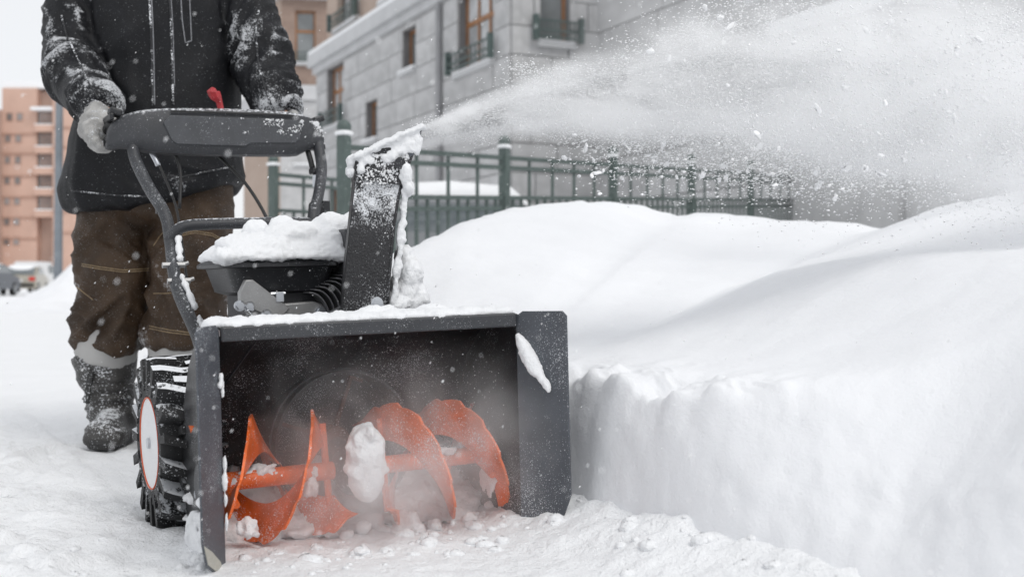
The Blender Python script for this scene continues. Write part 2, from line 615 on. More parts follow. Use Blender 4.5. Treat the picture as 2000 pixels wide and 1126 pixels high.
# ------------------------------------------------------------------ the thrown-up bank on the right
CREST = []
for px, py, Y in ((560, 545, 4.6), (700, 520, 4.6), (760, 500, 4.6), (805, 481, 4.6), (860, 455, 4.8), (920, 428, 5.0), (1000, 407, 5.3), (1080, 395, 5.5), (1150, 392, 5.6),
                  (1210, 396, 5.65), (1260, 408, 5.7), (1300, 421, 5.7), (1335, 424, 5.7), (1370, 416, 5.7), (1430, 420, 5.75), (1500, 429, 5.8), (1580, 431, 5.8),
                  (1660, 436, 5.8), (1725, 450, 5.75), (1770, 442, 5.5), (1820, 421, 5.2), (1870, 402, 4.95), (1930, 389, 4.7), (2000, 379, 4.5), (2120, 372, 4.2), (2400, 360, 3.6), (3200, 350, 2.6)):
    p = at(px, py, Y)
    CREST.append((math.atan2(p.y - OY, p.x - OX), math.hypot(p.x - OX, p.y - OY), p.z))
CREST.sort()
c_th, c_r, c_z = (np.array([c[i] for c in CREST]) for i in range(3))

def bank_h(u, b):
    """Height of the bank; u is measured across the machine's path, b back along it."""
    X, Y = OX + u * WX + b * BX, OY + u * WY + b * BY
    P = np.stack([X, Y, np.zeros_like(X)], -1).reshape(-1, 3)
    u, b = u.ravel(), b.ravel()
    dx, dy = P[:, 0] - OX, P[:, 1] - OY
    th = np.arctan2(dy, dx)
    r = np.hypot(dx, dy)
    rc = np.interp(th, c_th, c_r)
    zc = np.interp(th, c_th, c_z)
    one = np.zeros_like(b)
    s = u - EDGE0
    r0 = np.maximum(.2, EDGE0 / np.maximum(np.cos(th - YAW), .2))
    t = np.clip((r - r0) / np.maximum(rc - r0, .3), 0, 3)
    # torn face: scooped bays along the cut
    bay = .5 + .5 * vnoise(np.stack([b * 2.6, one + 9, one], -1))
    lip = .315 + .03 * vnoise(np.stack([b * 1.7, one, one], -1)) + .018 * vnoise(np.stack([b * 19, u * 9, one], -1)) * np.exp(-(s / .12) ** 2)
    steep = .05 + .02 * bay + (.14 + .42 * bay) * sstep(-b, .3, 1.1)
    wall = np.clip(s / steep, 0, 1)
    wall = np.sin(np.clip(wall, 0, 1) * math.pi / 2) ** .8
    up = (zc - lip) * (.42 * np.clip(t, 0, 1) + .58 * sstep(t, 0, 1))
    back = np.where(t > 1, np.clip(1 - ((t - 1) / .8) ** 1.3, 0, 1), 1)
    h = lip * wall + np.maximum(up, 0) * back * wall
    end = sstep(th, R(121), R(100))
    body = sstep(s, 0.05, .5)
    h = h + body * (.035 * fbm(P * 1.1, 3) * np.clip(t * 3, 0, 1) * (t < .9) + .008 * fbm(P * 4, 3) + .0025 * vnoise(P * 15))
    rough = np.exp(-((s - .06) / .15) ** 2) * wall
    chunk = np.floor((vnoise(P * 14) + 1) * 2.2) / 2.2 - .9
    h = h + rough * (.03 * fbm(P * 9, 3) + .013 * chunk + .012 * np.maximum(0, vnoise(P * 34)))
    h = h + np.exp(-((t - 1) / .12) ** 2) * (.02 * np.maximum(0, fbm(P * 6.5 + 8, 3)) + .008 * vnoise(P * 22))
    # long drift laid down by the spray
    h = h + .075 * np.exp(-((t - .40) / .13) ** 2) * sstep(b, -2.6, -.6) * sstep(-b, -1.6, .2)
    h = h * end - .05 * (1 - sstep(h * end, 0, .03))
    # the face leans in and out in broken slabs
    lean = (.012 * vnoise(np.stack([b * 2.7, one + 4, one], -1)) + .005 * vnoise(np.stack([b * 9, h * 14, one + 2], -1)) + .006 * fbm(np.stack([b * 26, h * 30, one], -1), 3)) * np.exp(-(s / .3) ** 2)
    X = OX + (u + lean) * WX + b * BX
    Y = OY + (u + lean) * WY + b * BY
    return X, Y, h

EDGE0 = .44
bu = np.concatenate([np.arange(.42, .62, .005), axis_steps(.63, 6, .63, 1.6, .016, 1.05)])
bb = axis_steps(-3.2, 5, -1.5, 1.2, .012, 1.04)
BU, BB_ = np.meshgrid(bu, bb)
bX, bY, bZ = bank_h(BU, BB_)
tag(link('snow_bank', grid_mesh('snow_bank', bX.reshape(BU.shape), bY.reshape(BU.shape), bZ.reshape(BU.shape)), M['bank_snow']), kind='structure')

# the heap by the street on the left
hx, hy = np.meshgrid(np.linspace(-13.5, -4.0, 170), np.linspace(21, 29, 110))
P_ = np.stack([hx, hy, hx * 0], -1).reshape(-1, 3)
hh = (1.15 * np.exp(-((hx + 8.9) / .75) ** 2) + .6 * np.exp(-((hx + 7.4) / 1.0) ** 2) + .32 * np.exp(-((hx + 10.0) / .6) ** 2)) * np.exp(-((hy - 25.0) / 1.6) ** 2)
hh = hh * (1 + .2 * fbm(P_ * 1.3, 4).reshape(hx.shape)) + .03 * fbm(P_ * 4, 3).reshape(hx.shape) * (hh > .04) - .03
tag(link('snow_heap', grid_mesh('snow_heap', hx, hy, hh), M['bank_snow']), kind='structure')

# ------------------------------------------------------------------ stone apartment building
TX, TY = -.428, .904                 # along the long facade, away from the camera
NX, NY = -.904, -.428                # out of it
SB = empty('stone_building', (-.02, 23.25, 0))
tag(SB, 'grey stone block building with brick upper storey and tall windows behind the green fence', 'building')
unit = MB().box((0, 0, 0), (1, 1, 1)).mesh('stone_block')

def sub_rect(rects, h):
    out = []
    for (a0, a1, z0, z1) in rects:
        b0, b1, y0, y1 = h
        if b1 <= a0 or b0 >= a1 or y1 <= z0 or y0 >= z1:
            out.append((a0, a1, z0, z1)); continue
        if b0 > a0: out.append((a0, b0, z0, z1))
        if b1 < a1: out.append((b1, a1, z0, z1))
        m0, m1 = max(a0, b0), min(a1, b1)
        if y0 > z0: out.append((m0, m1, z0, y0))
        if y1 < z1: out.append((m0, m1, y1, z1))
    return [r for r in out if r[1] - r[0] > .05 and r[3] - r[2] > .05]

class Face:
    """A vertical wall plane: origin p0 (relative to the building), unit direction d, outward normal n."""
    def __init__(s, p0, d, n, parent):
        s.p0, s.d, s.n, s.parent = p0, d, n, parent
        s.rz = math.atan2(d[1], d[0])
    def pt(s, a, o, z):
        return (s.p0[0] + s.d[0] * a + s.n[0] * o, s.p0[1] + s.d[1] * a + s.n[1] * o, z)
    def slab(s, name, a0, a1, o0, o1, z0, z1, m, parent=None, shared=None, bevel=0):
        par = parent or s.parent
        c = s.pt((a0 + a1) / 2, (o0 + o1) / 2, (z0 + z1) / 2)
        if shared is not None:
            o = link(name, shared, None, par)
            if not shared.materials: shared.materials.append(m)
            o.location = c
            o.rotation_euler = (0, 0, s.rz)
            o.scale = (a1 - a0, abs(o1 - o0), z1 - z0)
            return o
        mb = MB().box(c, (a1 - a0, abs(o1 - o0), z1 - z0), Matrix.Rotation(s.rz, 3, 'Z'), bevel)
        return mb.build(name, m, par)
    def blocks(s, wall, a0, a1, z0, z1, ch, bw, holes):
        z, k = z0, 0
        while z < z1 - .05:
            zt = min(z + ch, z1)
            a = a0 - (bw * .5 if k % 2 else 0) - random.random() * .2
            while a < a1:
                w = bw * random.uniform(.8, 1.25)
                rs = [(max(a, a0) + .012, min(a + w, a1) - .012, z + .012, zt - .012)]
                a += w
                if rs[0][1] - rs[0][0] < .06: continue
                for h in holes: rs = sub_rect(rs, h)
                for r in rs:
                    s.slab('stone_block', r[0], r[1], .0, .045 + random.uniform(-.006, .008), r[2], r[3], M['stone'], wall, unit)
            z = zt; k += 1
    def window(s, a0, a1, z0, z1, frame, glass, nv, transom=None, depth=.22, sill=True, rail=False, name='window'):
        w = MB()
        fw = .075
        def bar(x0, x1, y0, y1, o=-.02):
            w.box(s.pt((x0 + x1) / 2, -depth + .04 + o, (y0 + y1) / 2), (x1 - x0, .07, y1 - y0), Matrix.Rotation(s.rz, 3, 'Z'))
        bar(a0, a0 + fw, z0, z1); bar(a1 - fw, a1, z0, z1)
        bar(a0 + fw, a1 - fw, z0, z0 + fw); bar(a0 + fw, a1 - fw, z1 - fw, z1)
        zs = [z0 + fw, z1 - fw]
        if transom:
            zt = z0 + (z1 - z0) * transom
            bar(a0 + fw, a1 - fw, zt - .05, zt + .05)
            zs = [z0 + fw, zt - .05, zt + .05, z1 - fw]
        xs = [a0 + fw]
        step = (a1 - a0 - 2 * fw) / nv
        for i in range(1, nv):
            x = a0 + fw + step * i
            for q in range(0, len(zs), 2): bar(x - .035, x + .035, zs[q], zs[q + 1], -.022)
            xs += [x - .035, x + .035]
        xs.append(a1 - fw)
        wo_ = w.build(name, frame, s.parent)
        for i in range(0, len(xs), 2):
            for q in range(0, len(zs), 2):
                s.slab('pane', xs[i], xs[i + 1], -depth + .005, -depth + .02, zs[q], zs[q + 1], glass, wo_)
        s.slab('reveal', a0 - .005, a1 + .005, -depth - .04, -depth - .01, z0 - .005, z1 + .005, M['window_dark'], wo_)
        if sill:
            s.slab('sill', a0 - .08, a1 + .08, -.05, .16, z0 - .09, z0 - .005, M['stone_pale'], wo_)
            s.slab('sill_snow', a0 - .06, a1 + .06, .0, .15, z0 - .004, z0 + .05, M['snow'], wo_)
        if rail:
            rl = MB()
            rt = Matrix.Rotation(s.rz, 3, 'Z')
            for zz in (z0 + .08, z0 + .22, z0 + .42): rl.box(s.pt((a0 + a1) / 2, .22, zz), (a1 - a0 + .3, .03, .035), rt)
            for i in range(11): rl.box(s.pt(a0 - .1 + (a1 - a0 + .2) * i / 10, .22, z0 + .23), (.022, .022, .36), rt)
            for aa in (a0 - .17, a1 + .17): rl.box(s.pt(aa, .2, z0 + .26), (.09, .12, .5), rt)
            rl.build('window_railing', M['railing_green'], wo_)
        return wo_

# long facade, from its near corner backwards
F1 = Face((0, 0), (TX, TY), (NX, NY), SB)
CH, Z0 = .58, .43
h_big = [(.73, 2.64, 5.07, 6.81), (10.9, 12.6, 5.07, 6.81)]
h_small = [(5.2, 6.15, 5.67, 6.70), (8.0, 9.0, 4.30, 5.35)]
h_lower = [(10.9, 12.4, 1.6, 3.3)]
holes = h_big + h_small + h_lower
w1 = F1.slab('wall', 0, 13.7, -.45, -.0, 0, 7.05, M['mortar'])
# recess the openings: dark backing stands behind the blocks, so the wall is cut by boolean-free strips
bpy.data.objects.remove(w1)
w1 = MB()
rects = [(0, 13.7, 0, 7.05)]
for h in holes: rects = sub_rect(rects, h)
for r in rects:
    w1.box(F1.pt((r[0] + r[1]) / 2, -.2, (r[2] + r[3]) / 2), (r[1] - r[0], .4, r[3] - r[2]), Matrix.Rotation(F1.rz, 3, 'Z'))
w1 = w1.build('wall', M['mortar'], SB)
F1.blocks(w1, 0, 13.7, Z0, 7.03, CH, 1.45, holes)
for h in h_big: F1.window(*h, M['window_wood'], M['glass_pale'], 3, .62, rail=True)
for h in h_small: F1.window(*h, M['window_wood'], M['glass_grey'], 2, None)
for h in h_lower: F1.window(*h, M['window_wood'], M['glass_grey'], 2, .6)
F1.slab('cornice', -.1, 13.85, -.1, .28, 7.06, 7.42, M['stone_pale'])
F1.slab('cornice_moulding', -.05, 13.8, -.1, .14, 6.86, 7.055, M['stone_pale'])
F1.slab('cornice_snow', -.08, 13.8, .0, .27, 7.423, 7.53, M['snow'])
dp = MB().tube([F1.pt(3.55, .12, 0.3), F1.pt(3.55, .12, 6.8)], .075, 10).build('drainpipe', M['pipe_grey'], SB, 60)
# brick storey above
h_up = [(10.4, 12.5, 7.95, 9.8), (7.55, 8.4, 7.9, 9.6), (4.3, 6.2, 7.95, 9.8)]
rects = [(.3, 13.55, 7.42, 11.2)]
for h in h_up: rects = sub_rect(rects, h)
ub = MB()
for r in rects:
    ub.box(((r[0] + r[1]) / 2, 0, (r[2] + r[3]) / 2), (r[1] - r[0], .4, r[3] - r[2]))
ub = ub.build('brick_storey', M['brick_tan'], SB)
ub.location = F1.pt(0, -.45, 0)
ub.rotation_euler = (0, 0, F1.rz)
F1b = Face(F1.pt(0, -.25, 0), F1.d, F1.n, SB)
F1b.window(*h_up[0], M['window_dark'], M['glass_pale'], 3, None, rail=True)
F1b.window(*h_up[1], M['window_wood'], M['glass_grey'], 1, None)
F1b.window(*h_up[2], M['window_wood'], M['glass_pale'], 2, .6)
# short return face with the brown window
F2 = Face((0, 0), (-NX, -NY), (TX * -1, TY * -1), SB)
h2 = [(.62, 1.3, 5.35, 7.3)]
rects = [(.02, 2.0, 0, 8.6)]
for h in h2: rects = sub_rect(rects, h)
w2 = MB()
for r in rects:
    w2.box(F2.pt((r[0] + r[1]) / 2, -.2, (r[2] + r[3]) / 2), (r[1] - r[0], .4, r[3] - r[2]), Matrix.Rotation(F2.rz, 3, 'Z'))
w2 = w2.build('return_wall', M['mortar'], SB)
F2.blocks(w2, .0, 2.0, Z0, 8.6, CH, 1.3, h2)
for h in h2: F2.window(*h, M['window_wood'], M['glass_grey'], 1, .78, rail=h[2] > 4)
# nearer facade on the right
F3 = Face((1.80, .85), (-TX, -TY), (NX, NY), SB)
h3 = [(5.2, 6.7, 5.2, 7.2), (9.0, 10.6, 5.2, 7.2)]
rects = [(.0, 14, 0, 9.2)]
for h in h3: rects = sub_rect(rects, h)
w3 = MB()
for r in rects:
    w3.box(F3.pt((r[0] + r[1]) / 2, -.2, (r[2] + r[3]) / 2), (r[1] - r[0], .4, r[3] - r[2]), Matrix.Rotation(F3.rz, 3, 'Z'))
w3 = w3.build('near_wall', M['mortar'], SB)
F3.blocks(w3, .0, 14, Z0, 9.2, CH * 1.5, 2.1, h3)
for h in h3: F3.window(*h, M['window_wood'], M['glass_grey'], 2, .6)
# entrance porch on it
F3.slab('porch_wall', 7.3, 9.4, .06, .9, 0, 3.75, M['stone'])
F3.slab('porch_roof', 7.0, 9.7, .06, 1.2, 3.76, 4.1, M['stone_pale'])
F3.slab('porch_snow', 7.05, 9.65, .1, 1.15, 4.102, 4.35, M['snow'])
F3.slab('side_wall', 9.42, 13.5, .06, .8, 0, 3.0, M['stone'])
F3.slab('side_wall_snow', 9.43, 13.4, .08, .85, 3.003, 3.1, M['snow'])

# ------------------------------------------------------------------ brown brick building further back
BB = empty('brick_building', at(622, 555, 48) - Vector((0, 0, EYE)))
tag(BB, 'brown brick building with an orange framed window and white bands, seen past the right sleeve', 'building')
G1 = Face((0, 0), (-.985, -.17), (.17, -.985), BB)
hb = [(.12, .93, 9.5, 11.65), (.12, .93, 5.4, 7.3)]
rects = [(-1.5, 1.5, 0, 12.1)]
for h in hb: rects = sub_rect(rects, h)
gb = MB()
for r in rects:
    gb.box(((r[0] + r[1]) / 2, 0, (r[2] + r[3]) / 2), (r[1] - r[0], .4, r[3] - r[2]))
gb = gb.build('brick_wall', M['brick_brown'], BB)
gb.location = G1.pt(0, -.2, 0)
gb.rotation_euler = (0, 0, G1.rz)
G1.window(*hb[0], M['window_wood'], M['glass_grey'], 1, .62, sill=True, rail=True)
G1.window(*hb[1], M['window_wood'], M['glass_grey'], 1, .62)
G2 = Face(G1.pt(1.5, 0, 0), (-.5, .866), (-.866, -.5), BB)
g2 = MB().box((2.5, 0, 6.05), (5, .4, 12.1)).build('side_wall', M['brick_tan'], BB)
g2.location = G2.pt(0, -.2, 0)
g2.rotation_euler = (0, 0, G2.rz)
G1.slab('band', -1.5, 1.62, -.1, .2, 8.0, 8.6, M['stone_pale'])
G2.slab('band', .0, 5, -.1, .2, 8.0, 8.6, M['stone_pale'])
G1.slab('band', -1.5, 1.65, -.1, .3, 12.1, 12.6, M['stone_pale'])
G2.slab('band', .0, 5, -.1, .3, 12.1, 12.6, M['stone_pale'])
G1.slab('brick_parapet', -1.5, 1.6, -.6, -.1, 12.6, 14.5, M['brick_brown'])
G1.slab('stone_base', -1.5, 1.52, .0, .06, 0, 7.98, M['stone'])

# ------------------------------------------------------------------ tall salmon apartment block on the left
AB = empty('apartment_building', (-70, 160, 0))
tag(AB, 'tall salmon pink apartment block with stacked balconies and snow on its roof', 'building')
def apart(px): return (px - 1000) / FPX * 160 + 70
def az(py): return EYE - (py - 555) / FPX * 160
A1 = Face((0, 0), (1, 0), (0, -1), AB)
A1.slab('left_block', apart(4), apart(72), -12, 0, 0, az(172), M['salmon'])
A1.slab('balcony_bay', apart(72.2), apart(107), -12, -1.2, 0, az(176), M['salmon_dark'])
A1.slab('right_block', apart(107.2), apart(178), -12, .8, 0, az(176), M['salmon'])
A1.slab('roof_snow', apart(5), apart(175), -11.5, -.3, az(171.5), az(158), M['snow'])
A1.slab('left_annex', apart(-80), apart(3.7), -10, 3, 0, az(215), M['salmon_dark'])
for py in (262, 300, 344, 385, 425, 466):
    A1.slab('band', apart(4), apart(72), .003, .16, az(py + 1.4), az(py - 1.4), M['salmon_band'])
    A1.slab('band', apart(107.2), apart(178), .803, .96, az(py - 9.6), az(py - 12.4), M['salmon_band'])
for k, py in enumerate((228, 270, 312, 352, 392, 432, 470)):
    for px in ((19, 39) if k == 0 else ((16 - k * .5, 37 - k * .8))):
        f = A1.slab('window', apart(px) - .45, apart(px) + .45, .003, .07, az(py + 9), az(py - 8), M['salmon_band'])
        A1.slab('pane', apart(px) - .33, apart(px) + .33, .073, .1, az(py + 7), az(py - 6), M['far_glass'], f)
for k, py in enumerate((232, 274, 315, 356, 398)):
    b = A1.slab('balcony', apart(70), apart(106), -1.19, .6, az(py + 26), az(py + 13), M['salmon'])
    A1.slab('balcony_snow', apart(70.3), apart(105.7), -1.1, .58, az(py + 12.8), az(py + 10.8), M['snow'], b)
    g = A1.slab('balcony_window', apart(73.5), apart(104), -1.19, -.4, az(py + 12.6), az(py - 14), M['far_glass'])
    for q in range(1, 4): A1.slab('mullion', apart(73.5 + q * 7.6) - .08, apart(73.5 + q * 7.6) + .08, -.39, -.3, az(py + 12), az(py - 14), M['salmon_band'], g)
A1.slab('canopy_snow', apart(66), apart(107), -1.1, 1.2, az(217), az(211), M['snow'])
A1.slab('doorway', apart(80), apart(98), -1.19, -.6, 0, az(515), M['far_glass'])

# ------------------------------------------------------------------ street things on the left
lp = empty('lamp_post', at(113, 555, 25) - Vector((0, 0, EYE)))
tag(lp, 'tall grey street lamp post rising behind the left sleeve', 'lamp post')
MB().tube([(0, 0, 0), (.02, 0, 3), (.06, 0, 8.2)], [.095, .085, .06], 14).build('pole', M['lamp_grey'], lp, 40)
MB().tube([(.06, 0, 8.2), (.1, -.1, 8.6), (.2, -.7, 8.9), (.25, -1.3, 8.95)], .035, 8, 4).build('arm', M['lamp_grey'], lp, 40)
MB().box((.25, -1.5, 8.95), (.25, .6, .12), None, .04).build('lantern', M['lamp_grey'], lp)
MB().tube([(0, 0, .0), (0, 0, .5)], .14, 14).build('base', M['lamp_grey'], lp, 40)

def car(name, loc, rz, paint, label, snow=0.0, van=False):
    c = empty(name, loc, rz)
    tag(c, label, 'van' if van else 'car', None if van else 'parked cars')
    if van:
        prof = [(-2.3, .35), (-2.35, .9), (-2.3, 1.9), (-2.1, 2.05), (1.2, 2.05), (1.7, 1.15), (2.3, .95), (2.4, .4)]
        top = prof[2:5]
    else:
        prof = [(-2.15, .32), (-2.2, .62), (-2.1, .93), (-1.55, 1.0), (-.95, 1.4), (.25, 1.44), (.95, 1.02), (1.95, .88), (2.2, .62), (2.15, .3)]
    rings = []
    for y, k in ((-.86, .86), (-.82, .97), (-.6, 1.0), (0, 1.0), (.6, 1.0), (.82, .97), (.86, .86)):
        rings.append([(p[0] * (1 if p[1] < 1.0 or van else 1), y * (1 - .18 * max(0, (p[1] - .95))), .3 + (p[1] - .3) * (1 if k > .9 else .97)) for p in prof])
    MB().rings(rings).build('body', paint, c, 40)
    if not van:
        for sy in (-1, 1):
            MB().prism([(-1.35, 1.0), (-.88, 1.34), (.2, 1.37), (.8, 1.03)], 'y', sy * .80, sy * .84).build('side_window', M['car_glass'], c)
        rw = MB().box((-1.28, 0, 1.22), (.62, 1.3, .02), Matrix.Rotation(-R(33.7), 3, 'Y')).build('rear_window', M['car_glass'], c)
        MB().box((.63, 0, 1.25), (.76, 1.3, .02), Matrix.Rotation(R(31), 3, 'Y')).build('windscreen', M['car_glass'], c)
    else:
        for sy in (-1, 1):
            MB().box((.7, sy * .82, 1.55), (.8, .06, .5)).build('side_window', M['car_glass'], c)
        MB().box((-2.33, 0, 1.5), (.04, 1.2, .5)).build('rear_window', M['car_glass'], c)
    for sy in (-1, 1):
        MB().box((-2.13 if not van else -2.33, sy * .66, .8), (.12, .3, .2), None, .03).build('tail_light', M['tail_red'], c)
    MB().box((-2.2 if not van else -2.36, 0, .5), (.1, 1.5, .14), None, .03).build('bumper', M['tyre_far'], c)
    MB().box((-2.22 if not van else -2.37, 0, .72), (.02, .5, .12)).build('number_plate', M['car_white'], c)
    for sx in (-1.35, 1.3):
        for sy in (-.78, .78):
            w = MB().tube([(sx, sy - .1, .32), (sx, sy + .1, .32)], .32, 20).build('wheel', M['tyre_far'], c, 40)
            MB().tube([(sx, sy * 1.14 - .01, .32), (sx, sy * 1.14 + .01, .32)], .2, 14).build('rim', M['car_grey'], w, 40)
    if snow and not van:
        rg = []
        for y, k in ((-.62, .2), (-.55, .8), (-.3, 1), (0, 1.05), (.3, 1), (.55, .8), (.62, .2)):
            rg.append([(-1.5, y, 1.0), (-1.5, y, 1.02 + snow * .6 * k), (-.95, y, 1.42 + snow * k), (-.3, y, 1.46 + snow * 1.1 * k), (.3, y, 1.45 + snow * k), (.85, y, 1.1 + snow * .5 * k), (.85, y, 1.05), (.25, y, 1.4), (-.95, y, 1.38)])
        MB().rings(rg).build('snow_cover', M['snow'], c, True)
        rg = []
        for y, k in ((-.72, .2), (-.6, .9), (0, 1.05), (.6, .9), (.72, .2)):
            rg.append([(1.0, y, 1.0), (1.0, y, 1.02 + snow * .7 * k), (1.6, y, .95 + snow * .8 * k), (2.1, y, .82 + snow * .4 * k), (2.1, y, .76), (1.5, y, .9)])
        MB().rings(rg).build('bonnet_snow', M['snow'], c, True)
    return c

car('parked_car', (at(48, 555, 60) - Vector((0, 0, EYE))), R(104), M['car_silver'], 'beige sedan with red tail lights parked in front of the salmon block', .06)
car('parked_car', (at(-26, 555, 54) - Vector((0, 0, EYE))), R(97), M['car_blue'], 'dark blue car cut off by the left edge of the picture', .05)
car('parked_van', (at(70, 555, 80) - Vector((0, 0, EYE))), R(95), M['car_white'], 'small white van parked beyond the beige sedan', van=True)
sc_ = car('parked_car', at(905, 555, 13.0) - Vector((0, 0, EYE - .0)), R(28), M['car_grey'], 'grey car under thick snow parked behind the green fence', .16)

# ------------------------------------------------------------------ green iron fences
def fence(name, label, p0, dv, rise, n, top, half=None):
    f = empty(name, (p0[0], p0[1], 0))
    tag(f, label, 'fence', 'green iron fences')
    L = math.hypot(*dv)
    ang = math.atan2(dv[1], dv[0])
    rt = Matrix.Rotation(ang, 3, 'Z')
    pm = MB().box((0, 0, top / 2), (.078, .078, top), rt, .008).mesh('post')
    cm = MB().ball((0, 0, top + .065), .052, 16, 10).box((0, 0, top + .012), (.07, .07, .03), rt).mesh('finial')
    sm = MB().box((0, 0, top + .02), (.1, .1, .03), rt, .012).ball((.0, 0, top + .03), (.05, .05, .02)).mesh('post_snow')
    km = MB().box((0, 0, 0), (.022, .022, 1.0), rt).mesh('picket')
    for m_, k in ((pm, 'fence_green'), (cm, 'fence_green'), (sm, 'snow'), (km, 'fence_green')): m_.materials.append(M[k])
    cm.polygons.foreach_set('use_smooth', [True] * len(cm.polygons))
    sl_ = math.atan2(rise, L)
    rm = MB().box((L / 2 * math.cos(ang), L / 2 * math.sin(ang), rise / 2), ((L - .1), .04, .035), Matrix.Rotation(ang, 3, 'Z') @ Matrix.Rotation(-sl_, 3, 'Y')).mesh('rail')
    rm.materials.append(M['fence_green'])
    for i in range(n + 1):
        x, y, z = dv[0] * i, dv[1] * i, rise * i
        p = link('post', pm, None, f); p.location = (x, y, z - (.0 if i == 0 else 0.0))
        c = link('finial', cm, None, p)
        s = link('snow_cap', sm, None, p)
        if i == n: break
        for zz in (top - .075, top - .16, top - .42, top - .51, .2):
            r_ = link('rail', rm, None, f); r_.location = (x, y, z + zz)
        m = int(round(L / .15))
        for k in range(1, m):
            t = k / m
            q = link('picket', km, None, f)
            tall = (top - .43) - .2
            zt = top - .43
            if k % 3 == 0: zt = top - .09
            q.scale = (1, 1, zt - .15)
            q.location = (x + dv[0] * t, y + dv[1] * t, z + rise * t + (zt + .15) / 2)
    return f
fence('iron_fence', 'green iron fence with ball topped posts running behind the snow bank', (-1.17, 8.2), (1.104, 1.952), .135, 8, 1.56)
fence('iron_fence', 'farther green iron fence seen under the control panel, left of the tall gate post', (-2.29, 11.3), (1.104, 1.952), .05, 2, 1.66)

# ------------------------------------------------------------------ snow blower
SBW = empty('snow_blower', (OX, OY, 0))
SBW.rotation_euler = (Matrix.Rotation(YAW, 3, 'Z') @ Matrix.Rotation(R(-1.7), 3, 'Y')).to_euler()
tag(SBW, 'dark grey walk-behind snow blower with orange auger, tall chute and chunky tyres', 'snow blower')
bpy.context.view_layer.update()
MW = SBW.matrix_world.copy()
def W(p): return MW @ Vector(p)
HW, HT = .32, .457          # half width and height of the auger housing
AY, AZ, AR = .15, .138, .135

# --- auger housing: rolled back sheet with the impeller opening
prof = [(.0, HT), (.03, HT + .002), (.10, .445), (.18, .415), (.25, .36)]
for k in range(0, 13):
    a = R(40) - R(k * 11.2)
    prof.append((.155 + .175 * math.cos(a), .155 + .165 * math.sin(a)))
prof.append((.165, -.004))
inner = []
for i, p in enumerate(prof):
    q0, q1 = prof[max(i - 1, 0)], prof[min(i + 1, len(prof) - 1)]
    t = Vector((q1[0] - q0[0], q1[1] - q0[1])).normalized()
    inner.append((p[0] - t.y * -.004, p[1] + t.x * -.004))
sheet = MB()
sheet.prism(prof + [(p[0] + (.004 if i > 3 else .0), p[1] - (.004 if i < 5 else -.0)) for i, p in list(enumerate(prof))[::-1]][0:0] + inner[::-1], 'x', -HW + .002, HW - .002)
sm_ = sheet.mesh('housing_shell')
cut = link('cut', MB().tube([(0, .12, .185), (0, .6, .185)], .158, 48).mesh('cut'), None)
so = link('housing_shell', sm_, M['housing_black'], SBW)
so.parent = None
bo = so.modifiers.new('b', 'BOOLEAN')
bo.operation = 'DIFFERENCE'
bo.object = cut
bo.solver = 'EXACT'
dg = bpy.context.evaluated_depsgraph_get(); dg.update()
me2 = bpy.data.meshes.new_from_object(so.evaluated_get(dg))
bpy.data.objects.remove(so); bpy.data.objects.remove(cut)
shell = link('auger_housing', me2, M['housing_black'], SBW, 35)
# impeller drum behind the opening
drum = MB()
n = 40
rg = [[(math.cos(2 * math.pi * j / n) * r_, y, .185 + math.sin(2 * math.pi * j / n) * r_) for j in range(n)] for r_, y in ((.158, .2), (.158, .44), (.02, .44), (.02, .43), (.152, .43), (.152, .2), (.158, .2))]
drum.rings(rg, cap=False)
drum.build('impeller_housing', M['housing_black'], SBW, 35)
ring = MB()
rg = [[(math.cos(2 * math.pi * j / n) * (.158 + .004 * math.cos(q)), .235 + .0 + .004 * math.sin(q), .185 + math.sin(2 * math.pi * j / n) * (.158 + .004 * math.cos(q))) for j in range(n)] for q in [R(a) for a in range(0, 361, 60)]]
ring.rings(rg, cap=False).build('opening_rim', M['housing_edge'], shell, True)
imp = empty('impeller', (0, .36, .185)); imp.parent = SBW
for k in range(4):
    a = R(20 + 90 * k)
    mb = MB().box((0, 0, .085), (.008, .14, .12)).box((.014, 0, .142), (.03, .14, .008))
    mb.v = [(x * math.cos(a) + z * math.sin(a), y, -x * math.sin(a) + z * math.cos(a)) for x, y, z in mb.v]
    mb.build('impeller_blade', M['impeller_dark'], imp)
MB().tube([(0, -.1, 0), (0, .1, 0)], .03, 16).build('impeller_hub', M['impeller_dark'], imp, 40)

